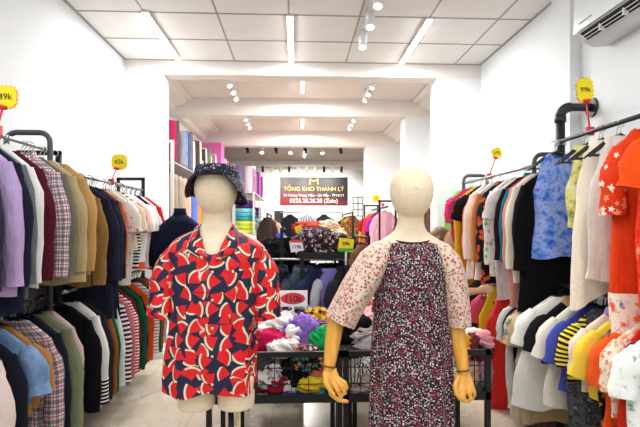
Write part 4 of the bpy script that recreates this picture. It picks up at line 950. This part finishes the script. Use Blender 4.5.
# dark clothes filling the island's left side
siderack(PX(282, 4.5), 4.42, 5.4, 1.385, 'low black rack of dark coats left of the island', [
 ('coat', blk, .9, 'black coat nearest on the low rack left of the island'), ('coat', plain((26, 28, 40)), .9, 'blue-black coat on the low rack left of the island'), ('coat', plain((44, 34, 34)), .9, 'dark brown coat on the low rack left of the island'), ('coat', plain((56, 60, 66)), .9, 'smoke grey coat last on the low rack left of the island')], 'coats on the low rack', 'hanger on the low rack', w=.36, low=True)
siderack(PX(366, 5.2), 5.0, 6.2, 1.30, 'low black rack right of the island, behind the flowered dress', [
 ('coat', plain((120, 84, 60)), .85, 'brown coat nearest on the low rack right of the island'), ('coat', blk, .85, 'black coat on the low rack right of the island'), ('coat', plain((70, 70, 60)), .85, 'dark olive coat on the low rack right of the island')], 'coats on the right low rack', 'hanger on the right low rack', w=.34, low=True)

# ------------------------------------------------------------------ mannequins
YM = 2.1
def mann_rings(spec, n=28):
    out = []
    for (z, hx, hy, cx, cy) in spec:
        out.append([(cx+hx*math.copysign(abs(math.cos(a))**.92, math.cos(a)), cy+hy*math.copysign(abs(math.sin(a))**.92, math.sin(a)), z) for a in [2*PI*k/n for k in range(n)]])
    return out
def interp(spec, m):
    """smooth the control rings (Catmull-Rom)"""
    out = []
    for i in range(len(spec)-1):
        p0, p1, p2, p3 = spec[max(0, i-1)], spec[i], spec[i+1], spec[min(len(spec)-1, i+2)]
        for k in range(m):
            t = k/m
            out.append(tuple(.5*((2*b)+(-a+c)*t+(2*a-5*b+4*c-d)*t*t+(-a+3*b-3*c+d)*t**3) for a, b, c, d in zip(p0, p1, p2, p3)))
    out.append(tuple(spec[-1])); return out
def head_spec(cz, hx, hy, hz, cy=-.01, low=.62):
    sp = []
    for k in range(13):
        a = -PI/2*.86+(PI/2*.86+PI/2*.97)*k/12
        s, c = math.sin(a), math.cos(a)
        ww = c if a > 0 else c**.8*(1-.1*(-s))
        sp.append((cz+hz*s, max(.004, hx*ww), max(.004, hy*ww), 0, cy))
    return sp
# male form
xm = PX(216.5, YM)
m = thing('mannequin', 'headed linen mannequin torso wearing the watermelon shirt, left of centre', 'mannequin', (xm, YM, 0))
zc = PZ(190, YM); 
spec = [(.80, .15, .095, 0, 0), (.92, .155, .1, 0, 0), (1.05, .135, .09, 0, 0), (1.2, .155, .105, 0, 0), (1.30, .17, .1, 0, 0), (1.365, .165, .07, 0, .01), (1.395, .11, .06, 0, .015), (1.42, .067, .058, 0, .012), (1.45, .058, .056, 0, .01), (1.50, .058, .058, 0, .0)]
g = G(); g.loft(mann_rings(interp(spec, 4)))
g.loft(mann_rings(head_spec(zc-.0, .089, .1, .108)))
for sx in (-1, 1):
    g.loft(mann_rings([(z, a, b, sx*.082, 0) for z, a, b in ((.668, .066, .072), (.673, .074, .08), (.70, .076, .083), (.80, .078, .09), (.84, .05, .06))]))
o = g.obj('body', LINEN, m)
md = o.modifiers.new('r', 'REMESH'); md.mode = 'VOXEL'; md.voxel_size = .006; md.use_smooth_shade = True
md = o.modifiers.new('s', 'SMOOTH'); md.factor = .5; md.iterations = 3
G().tube([(.055, .04, 0), (.055, .04, .68)], .0125, 8).obj('stand_pole', BLACK, m); G().tube([(.085, .04, 0), (.085, .04, .68)], .010, 8).obj('support_pole', paint((226, 206, 160)), m)
G().box(-.16, .2, -.14, .2, 0, .012).obj('stand_base', BLACK, m)
# bucket hat
HATM = NT('paisley_hat', .85); v = HATM.vor(80); rc = HATM.sep(v.outputs['Color'])
HATM.col(HATM.mix(HATM.math('LESS_THAN', v.outputs['Distance'], HATM.math('MULTIPLY_ADD', rc[0], .3, .12)), lin((30, 28, 42)), HATM.ramp(rc[1], [(0, (96, 98, 118)), (.5, (60, 60, 92)), (.8, (140, 128, 124))], 'CONSTANT'))); HATM.weave(.3)
h = thing('bucket_hat', 'dark paisley bucket hat on the male mannequin head', 'hat', (xm+.001, YM-.005, 0)); h.rotation_euler = (0, 0, 0)
zh = zc
rc_ = [[(hx*math.cos(2*PI*k/40), hy*math.sin(2*PI*k/40), z+.010*math.sin(2*PI*k/40)*0) for k in range(40)] for (z, hx, hy) in ((zh+.103, .02, .02), (zh+.103, .06, .065), (zh+.099, .078, .087), (zh+.088, .088, .099), (zh+.07, .092, .104), (zh+.052, .096, .108))]
G().loft(rc_, caps=(True, False)).obj('crown', HATM.m, h)
br = []
for (e, t0) in ((0, 0), (.010, .3), (.019, .55), (.028, .8), (.034, 1.0), (.031, 1.02), (.012, .4), (-.002, .05)):
    ring = []
    for k in range(40):
        a = 2*PI*k/40; front = max(0, -math.sin(a))**1.3
        drop = .1*(1-front)**.8-.012*front; wob = (.006*math.sin(5*a+1)-.016*math.cos(a)+.004)*t0
        ring.append(((.094+e*(1.0))*math.cos(a), (.105+e*(1.35 if math.sin(a) < 0 else 1))*math.sin(a), zh+.054-drop*t0+wob+(-.003 if e in (.031, .012, -.002) else 0)))
    br.append(ring)
G().loft(br, caps=(False, False)).obj('brim', HATM.m, h)
# watermelon shirt
WM = watermelon()
s = thing('shirt', 'red and navy watermelon-print short-sleeved shirt on the male mannequin', 'shirt', (xm, YM, 0))
def shirtpt(z, hx, hy, k, n, seed=0., am=.006):
    a = 2*PI*k/n+PI/2; c, sn = math.cos(a), math.sin(a)
    x = hx*math.copysign(abs(c)**.85, c); y = hy*math.copysign(abs(sn)**.85, sn)
    d = ss((1.30-z)/.5); rip = am*(.3+d)*math.sin(a*9+1.3*math.sin(z*9+seed)+seed)+.5*am*noise.noise(Vector((x*12, y*12, z*9+seed)))*2
    return (x+rip*c, y+rip*sn-.004, z)
spec = [(.75, .188, .122, 0, 0), (.80, .187, .122, 0, 0), (.95, .182, .122, 0, 0), (1.08, .18, .12, 0, 0), (1.2, .188, .122, 0, 0), (1.29, .194, .118, 0, 0), (1.335, .19, .1, 0, .0), (1.365, .165, .084, 0, .005), (1.388, .125, .075, 0, .01), (1.402, .085, .068, 0, .012)]
n = 56; sp = interp(spec, 4); rings = []
for (z, hx, hy, cx, cy) in sp:
    ring = []
    for k in range(n):
        x, y, zz = shirtpt(z, hx, hy, k, n)
        if z < .79: zz += .016*math.sin(x*26+1)*(.79-z)/.055
        if z > 1.30 and y < -.02:      # open neck: drop the middle of the front
            zz -= max(0, 1-abs(x)/.075)*.085*ss((z-1.30)/.08)
        ring.append((x-.028*ss((1.25-z)/.5), y+cy, zz))
    rings.append(ring)
us = [0]
for i in range(1, n+1): us.append(us[-1]+(Vector(rings[16][i % n])-Vector(rings[16][i-1])).length)
G().loft(rings, us=us, vs=[q[0] for q in sp], caps=(False, False)).obj('shirt_body', WM, s)
for sg in (-1, 1):
    top = Vector((sg*.155, .0, 1.335)); pts = []; rr = []
    end = Vector((sg*.225, -.01, 1.045)) if sg < 0 else Vector((sg*.212, -.01, 1.035))
    for j in range(11):
        t = j/10; p = top.lerp(end, t); p.x += sg*.018*math.sin(PI*min(1, t*1.2)); pts.append(p)
        rr.append((.035+.026*ss(t*3))*(1+.05*math.sin(t*17+sg)))
    G().tube(pts, rr, 20, flat=1.0, caps=(False, False)).obj('sleeve', WM, s)
for sg in (-1, 1):     # camp collar leaf, lying open on the chest
    A = [(.02, .058, 1.425), (.05, .045, 1.432), (.066, .01, 1.43), (.066, -.03, 1.418), (.056, -.066, 1.392), (.036, -.104, 1.345), (.016, -.124, 1.30)]
    B = [(.03, .078, 1.405), (.07, .062, 1.405), (.095, .012, 1.398), (.104, -.035, 1.38), (.106, -.088, 1.342), (.088, -.118, 1.318), (.02, -.131, 1.285)]
    rings = []
    for a, b in zip(A, B):
        a = Vector((sg*a[0], a[1], a[2])); b = Vector((sg*b[0], b[1], b[2])); mid = (a+b)/2+Vector((0, -.008, .008))
        off = Vector((0, .004, -.004)); r_ = [a, mid, b, b+off, mid+off, a+off]; rings.append(r_ if sg > 0 else r_[::-1])
    G().loft(rings, caps=(True, True)).obj('collar', WM, s)
g = G()
for z in (1.24, 1.13, 1.02, .91, .80): g.ell((.004, -.1285 if z > 1.1 else -.131, z), (.006, .004, .006), 10, 6)
g.obj('button', plain((220, 206, 190), .4), s)
G().box(-.07, -.01, -.1345, -.1325, 1.16, 1.162).obj('pocket_seam', plain((30, 30, 60)), s)

# female form
xf = PX(411, YM)
f = thing('mannequin', 'headed linen mannequin with jointed yellow wooden arms in the flowered dress', 'mannequin', (xf, YM, 0))
zc = PZ(191.5, YM)
spec = [(.75, .13, .09, 0, 0), (.95, .15, .1, 0, 0), (1.1, .12, .09, 0, 0), (1.25, .145, .1, 0, 0), (1.32, .15, .08, 0, .01), (1.36, .125, .06, 0, .015), (1.385, .085, .055, 0, .015), (1.41, .064, .053, 0, .012), (1.45, .055, .052, 0, .008), (1.50, .056, .055, 0, .0)]
g = G(); g.loft(mann_rings(interp(spec, 4))); g.loft(mann_rings(head_spec(zc, .092, .102, .114))); g.ell((.0, -.11, zc+.012), (.006, .008, .01), 10, 8)
o = g.obj('body', LINEN, f); md = o.modifiers.new('r', 'REMESH'); md.mode = 'VOXEL'; md.voxel_size = .006; md.use_smooth_shade = True
md = o.modifiers.new('s', 'SMOOTH'); md.factor = .5; md.iterations = 3
G().tube([(0, .02, 0), (0, .02, .8)], .014, 10).obj('stand_pole', BLACK, f); G().cyl((0, .02, 0), (0, .02, .015), .15, 32).obj('stand_base', BLACK, f)
WOOD = NT('yellow_wood', .38, .45); wv = WOOD.n.new('ShaderNodeTexWave'); wv.inputs['Scale'].default_value = 9; wv.inputs['Distortion'].default_value = 5; WOOD.l.new(WOOD.uv('Object'), wv.inputs['Vector'])
WOOD.col(WOOD.mix(wv.outputs[0], lin((212, 150, 58)), lin((224, 166, 72))))
def L2(px, py, y=YM):
    p = P(px, py, y); return Vector((p.x-xf, p.y-YM, p.z))
def arm(elb, wri, upper, fingers, thumb, palm_end):
    g = G(); el, wr, up = map(Vector, (elb, wri, upper))
    g.cap([up, up.lerp(el, .6), el], [.042, .037, .034], 16)
    g.cap([el, el.lerp(wr, .3), el.lerp(wr, .7), wr], [.034, .035, .03, .024], 16)
    pe = Vector(palm_end)
    g.cap([wr, wr.lerp(pe, .4), wr.lerp(pe, .8), pe], [.023, .029, .033, .030], 16, flat=.55)
    for pts, r in fingers: g.cap(pts, r, 10)
    g.cap(*thumb, 10)
    o = g.obj('arm', WOOD.m, f); o['label'] = 'yellow wooden arm with hand'
    md = o.modifiers.new('r', 'REMESH'); md.mode = 'VOXEL'; md.voxel_size = .0026; md.use_smooth_shade = True
    md = o.modifiers.new('s', 'SMOOTH'); md.factor = .5; md.iterations = 3
    # joint ring at the wrist
    d = (wr-el).normalized(); j = G(); j.tube([wr-d*.006, wr+d*.002], [.0262, .0262], 20); j.obj('wrist_joint', paint((120, 74, 28), .6), f)
def q(px, py, y=0.): return L2(px, py, YM+y)
def shifted(dx, dx2):
    return lambda px, py, y=0.: q(px+(dx if py > 340 else dx2 if py > 300 else 0), py, y)
Q = shifted(-5, -4)
arm(Q(341, 312, -.02), Q(334, 367, -.06), Q(370, 262, 0), [
    ([Q(334, 384, -.075), Q(336, 394, -.088), Q(343, 400, -.092), Q(352, 401.5, -.088)], [.0105, .010, .009, .0075]),
    ([Q(339, 383, -.085), Q(343, 391, -.10), Q(346, 397, -.098), Q(343, 400, -.085)], [.0105, .010, .0085, .007]),
    ([Q(342, 381, -.088), Q(347, 387, -.104), Q(350, 393, -.1), Q(346, 396, -.085)], [.0105, .0095, .0085, .007]),
    ([Q(344, 379, -.085), Q(350, 383, -.098), Q(352, 388, -.094), Q(349, 392, -.082)], [.0095, .009, .008, .007])],
    ([Q(330, 374, -.07), Q(331, 383, -.092), Q(336, 391, -.105), Q(339, 395, -.106)], [.012, .0115, .010, .008]), Q(338, 383, -.075))
Q = shifted(-4.5, -2.5)
arm(Q(457, 318, -.02), Q(467.5, 371, -.06), Q(443, 264, 0), [
    ([Q(465, 386, -.078), Q(463, 393, -.092), Q(464, 399, -.096), Q(469, 401, -.09)], [.0105, .010, .009, .0075]),
    ([Q(469, 388, -.084), Q(468, 396, -.098), Q(470, 401, -.1), Q(474, 401, -.09)], [.0105, .010, .0085, .007]),
    ([Q(473, 387, -.084), Q(474, 394, -.096), Q(475, 399, -.096), Q(477, 399, -.086)], [.0105, .0095, .0085, .007]),
    ([Q(476, 385, -.08), Q(478.5, 391, -.09), Q(479, 395, -.09), Q(478, 397, -.08)], [.0095, .009, .008, .007])],
    ([Q(462.5, 378, -.07), Q(459.5, 386, -.088), Q(461, 394, -.1), Q(465, 399, -.104)], [.012, .0115, .010, .008]), Q(471, 387, -.073))
# dress
DP = dress_print(); SLV = floral((222, 200, 182), ((168, 54, 66), (190, 100, 88), (120, 84, 80), (186, 136, 120)), 75, .5, 1.0, .72)
s = thing('dress', 'dark flower-print dress with pale flowered raglan sleeves on the right mannequin', 'dress', (xf, YM, 0))
spec = [(.22, .185, .15, 0, 0), (.5, .178, .14, 0, 0), (.75, .172, .13, 0, 0), (.95, .165, .12, 0, 0), (1.08, .156, .115, 0, 0), (1.18, .152, .118, 0, 0), (1.26, .156, .112, 0, 0), (1.31, .145, .096, 0, .005), (1.345, .112, .08, 0, .01), (1.362, .092, .066, 0, .012)]
sp = interp(spec, 5); rings = []; n = 60
for (z, hx, hy, cx, cy) in sp:
    ring = []
    for k in range(n):
        a = 2*PI*k/n+PI/2; c, sn = math.cos(a), math.sin(a)
        x = hx*math.copysign(abs(c)**.88, c); y = hy*math.copysign(abs(sn)**.88, sn)
        d = ss((1.15-z)/.4); rip = .009*d*math.sin(a*10+.8*math.sin(z*5))+.004*noise.noise(Vector((x*14, y*14, z*8)))
        zz = z-(.014*max(0, 1-(x/.09)**2)*ss((z-1.32)/.04) if y < 0 else 0)
        ring.append((x+rip*c, y+cy+rip*sn, zz))
    rings.append(ring)
us = [0]
for i in range(1, n+1): us.append(us[-1]+(Vector(rings[20][i % n])-Vector(rings[20][i-1])).length)
G().loft(rings, us=us, vs=[q_[0] for q_ in sp], caps=(False, False)).obj('dress_body', DP, s)
# neck binding
R = rings[-1]; G().tube([Vector(p)+Vector((0, 0, .001)) for p in R]+[Vector(R[0])], .004, 6).obj('neck_binding', plain((60, 40, 50)), s)
def sleeve(pts, rr, sg):
    g = G(); P3 = []; k = len(pts); n = 28; rings = []
    for j in range(k):
        p, r = pts[j], rr[j]; d = (pts[min(j+1, k-1)]-pts[max(j-1, 0)]).normalized(); up = Vector((0, -1, 0)); sd = d.cross(up).normalized()
        t = j/(k-1)
        rings.append([p+(sd*math.cos(a)*r[0]+up*math.sin(a)*r[1])*(1+.07*t*math.sin(a*6+t*5+sg)) for a in [2*PI*i/n for i in range(n)]])
    g.loft(rings, caps=(False, False)); return g.obj('sleeve', SLV, s)
def V(px, py, y=0.): return q(px, py, y)
sleeve([V(389, 243, .012), V(381, 250, .005), V(374, 260, -.005), V(366, 275, -.01), V(356, 291, -.015), V(347.5, 306, -.02), V(340, 321, -.02)],
       [(.024, .05), (.046, .092), (.064, .112), (.069, .105), (.067, .1), (.065, .092), (.065, .085)], 0)
sleeve([V(433, 243, .012), V(440, 250, .005), V(446, 261, -.005), V(450.5, 276, -.01), V(453.5, 292, -.015), V(456, 308, -.02), V(457.5, 324, -.02)],
       [(.024, .05), (.042, .09), (.056, .108), (.058, .098), (.055, .092), (.052, .085), (.05, .08)], 1)

# ------------------------------------------------------------------ person browsing the right rack
YP = 3.75
SKIN = plain((224, 172, 138), .55, .35); HAIR = plain((112, 72, 40), .5, .4)
hp = P(443, 243, YP); bx = hp.x-.06
p = thing('person', 'person with brown hair leaning towards the right rack, reaching out a hand', 'person', (bx, YP, 0))
def R_(v): return Vector(v)-Vector((bx, YP, 0))
hd = R_((hp.x, hp.y, hp.z))
g = G()
g.ell(hd, (.075, .092, .105), 20, 14); g.ell(hd+Vector((.07, -.03, -.012)), (.018, .012, .018), 8, 6)           # head, nose
g.ell(hd+Vector((.0, -.09, -.0)), (.016, .012, .028), 8, 6)
neck0 = hd+Vector((-.02, .01, -.1)); g.cap([hd+Vector((-.01, .01, -.05)), neck0+Vector((-.03, 0, -.05))], [.048, .05])
ch = Vector((hd.x-.1, .02, 1.08)); g.cap([ch+Vector((-.03, -.14, .03)), ch+Vector((-.03, .14, .03))], [.06, .06])
g.cap([ch, Vector((-.02, .02, .92)), Vector((-.06, .02, .8))], [.135, .12, .14])
for sy in (-1, 1):
    g.cap([Vector((-.05, .09*sy+.02, .8)), Vector((-.01, .09*sy, .46)), Vector((-.04, .1*sy, .09))], [.085, .056, .04]); g.cap([Vector((-.05, .1*sy, .04)), Vector((.1, .1*sy, .03))], [.04, .032])
sh = ch+Vector((-.02, -.15, .03)); el = R_(P(455, 293, YP-.12)); wr = R_(P(477, 291, YP-.12)); pe = R_(P(484, 289, YP-.12))
g.cap([sh, sh.lerp(el, .5), el], [.05, .042, .036]); g.cap([el, el.lerp(wr, .5), wr], [.036, .033, .024]); g.cap([wr, pe], [.024, .027], flat=.6)
for i, (px, py) in enumerate(((493, 287), (494, 290), (492.5, 293), (490, 295.5))):
    e = R_(P(px, py, YP-.12)); b = pe+Vector((.01, 0, .014-.01*i)); g.cap([b, b.lerp(e, .5)+Vector((0, -.006, .004)), e], [.009, .0085, .007], 8)
e = R_(P(488, 284.5, YP-.12)); g.cap([wr+Vector((.01, 0, .01)), e], [.012, .008], 8)
sh2 = ch+Vector((-.02, .15, .03)); g.cap([sh2, sh2+Vector((.12, .03, -.2)), sh2+Vector((.3, .02, -.16))], [.05, .038, .03]); 
o = g.obj('body', SKIN, p); md = o.modifiers.new('r', 'REMESH'); md.mode = 'VOXEL'; md.voxel_size = .006; md.use_smooth_shade = True
md = o.modifiers.new('s', 'SMOOTH'); md.factor = .5; md.iterations = 3
g = G(); g.ell(hd+Vector((-.022, .015, .022)), (.088, .1, .105), 20, 14); g.cap([hd+Vector((-.06, .05, .0)), hd+Vector((-.08, .06, -.16))], [.06, .04]); g.cap([hd+Vector((-.05, -.07, .02)), hd+Vector((-.06, -.08, -.1))], [.035, .025])
o = g.obj('hair', HAIR, p); md = o.modifiers.new('r', 'REMESH'); md.mode = 'VOXEL'; md.voxel_size = .006; md.use_smooth_shade = True
g = G(); c3 = ch; g.cap([c3+Vector((-.03, -.14, .03)), c3+Vector((-.03, .14, .03))], [.072, .072]); g.cap([c3, Vector((-.02, .02, .92)), Vector((-.06, .02, .8))], [.152, .138, .155]); g.cap([sh, sh.lerp(el, .55)], [.062, .055]); g.cap([sh2, sh2+Vector((.08, .02, -.13))], [.06, .052])
o = g.obj('shirt', plain((96, 92, 100)), p); md = o.modifiers.new('r', 'REMESH'); md.mode = 'VOXEL'; md.voxel_size = .008; md.use_smooth_shade = True
g = G()
for sy in (-1, 1): g.cap([Vector((-.05, .09*sy+.02, .8)), Vector((-.01, .09*sy, .46)), Vector((-.04, .1*sy, .12))], [.1, .07, .056])
g.cap([Vector((-.05, -.06, .82)), Vector((-.05, .1, .82))], [.12, .12])
o = g.obj('trousers', plain((36, 38, 50)), p); md = o.modifiers.new('r', 'REMESH'); md.mode = 'VOXEL'; md.voxel_size = .008; md.use_smooth_shade = True

# ------------------------------------------------------------------ light, camera, view
def area(loc, sx, sy, power, col=(1, 1, 1), rot=(0, 0, 0)):
    l = bpy.data.lights.new('lamp', 'AREA'); l.shape = 'RECTANGLE'; l.size = sx; l.size_y = sy; l.energy = power; l.color = col
    o = bpy.data.objects.new('lamp', l); C.objects.link(o); o.location = loc; o.rotation_euler = rot; return o
for x in (-1.246, -.05, 1.14):
    area((x, 4.77, ZC-.05), .05, 1.1, 22, (1, .99, .97))
    for y in (1.2, -.8): area((x, y, ZC-.05), .05, 1.1, 11, (.97, .99, 1))  # light of the added unseen tubes
area((.1, 6.55, 3.2), .05, .55, 75, (1, .96, .92)); area((.1, 8.85, 3.2), .05, .8, 85, (1, .96, .92)); area((.2, 11.7, 3.05), .05, .9, 70, (1, .93, .86))
def spl(loc, tgt, power, ang=70, col=(1, .9, .76)):
    l = bpy.data.lights.new('spot', 'SPOT'); l.energy = power; l.spot_size = math.radians(ang); l.spot_blend = .6; l.color = col; l.shadow_soft_size = .04
    o = bpy.data.objects.new('spot', l); C.objects.link(o); o.location = loc; o.rotation_euler = (Vector(tgt)-Vector(loc)).to_track_quat('-Z', 'Y').to_euler()
for y in (3.2, 3.57, 3.95, 4.4): spl((.58, y-.05, 3.0), (.4, 2.2, 1.0), 40)
for x in (-.7, .85):
    for y in (6.3, 8.3): spl((x, y, 3.1), (x*.3, y-1.3, .8), 50)
for x in (-.72, -.12, .56): spl((x, 10.5, 2.95), (x, 10.1, 0), 70, 100, (1, .8, .55))
for x in (-.4, .3, 1.0): spl((x, 12.95, 2.8), (x, 14.4, 1.9), 90, 100, (1, .96, .9))
w = bpy.data.worlds.new('daylight'); bpy.context.scene.world = w; w.use_nodes = True
bg = w.node_tree.nodes['Background']; bg.inputs[0].default_value = (.86, .93, 1, 1); bg.inputs[1].default_value = .85
cam = bpy.data.cameras.new('camera'); co = bpy.data.objects.new('camera', cam); C.objects.link(co)
co.location = (0, 0, CAMZ); co.rotation_euler = (PI/2, 0, -TH); cam.sensor_width = 36; cam.lens = 500/640*36; cam.shift_y = 12.5/640; cam.clip_start = .05
sc = bpy.context.scene; sc.camera = co
sc.view_settings.view_transform = 'Standard'; sc.view_settings.look = 'None'; sc.view_settings.gamma = 1; sc.view_settings.exposure = 0.27
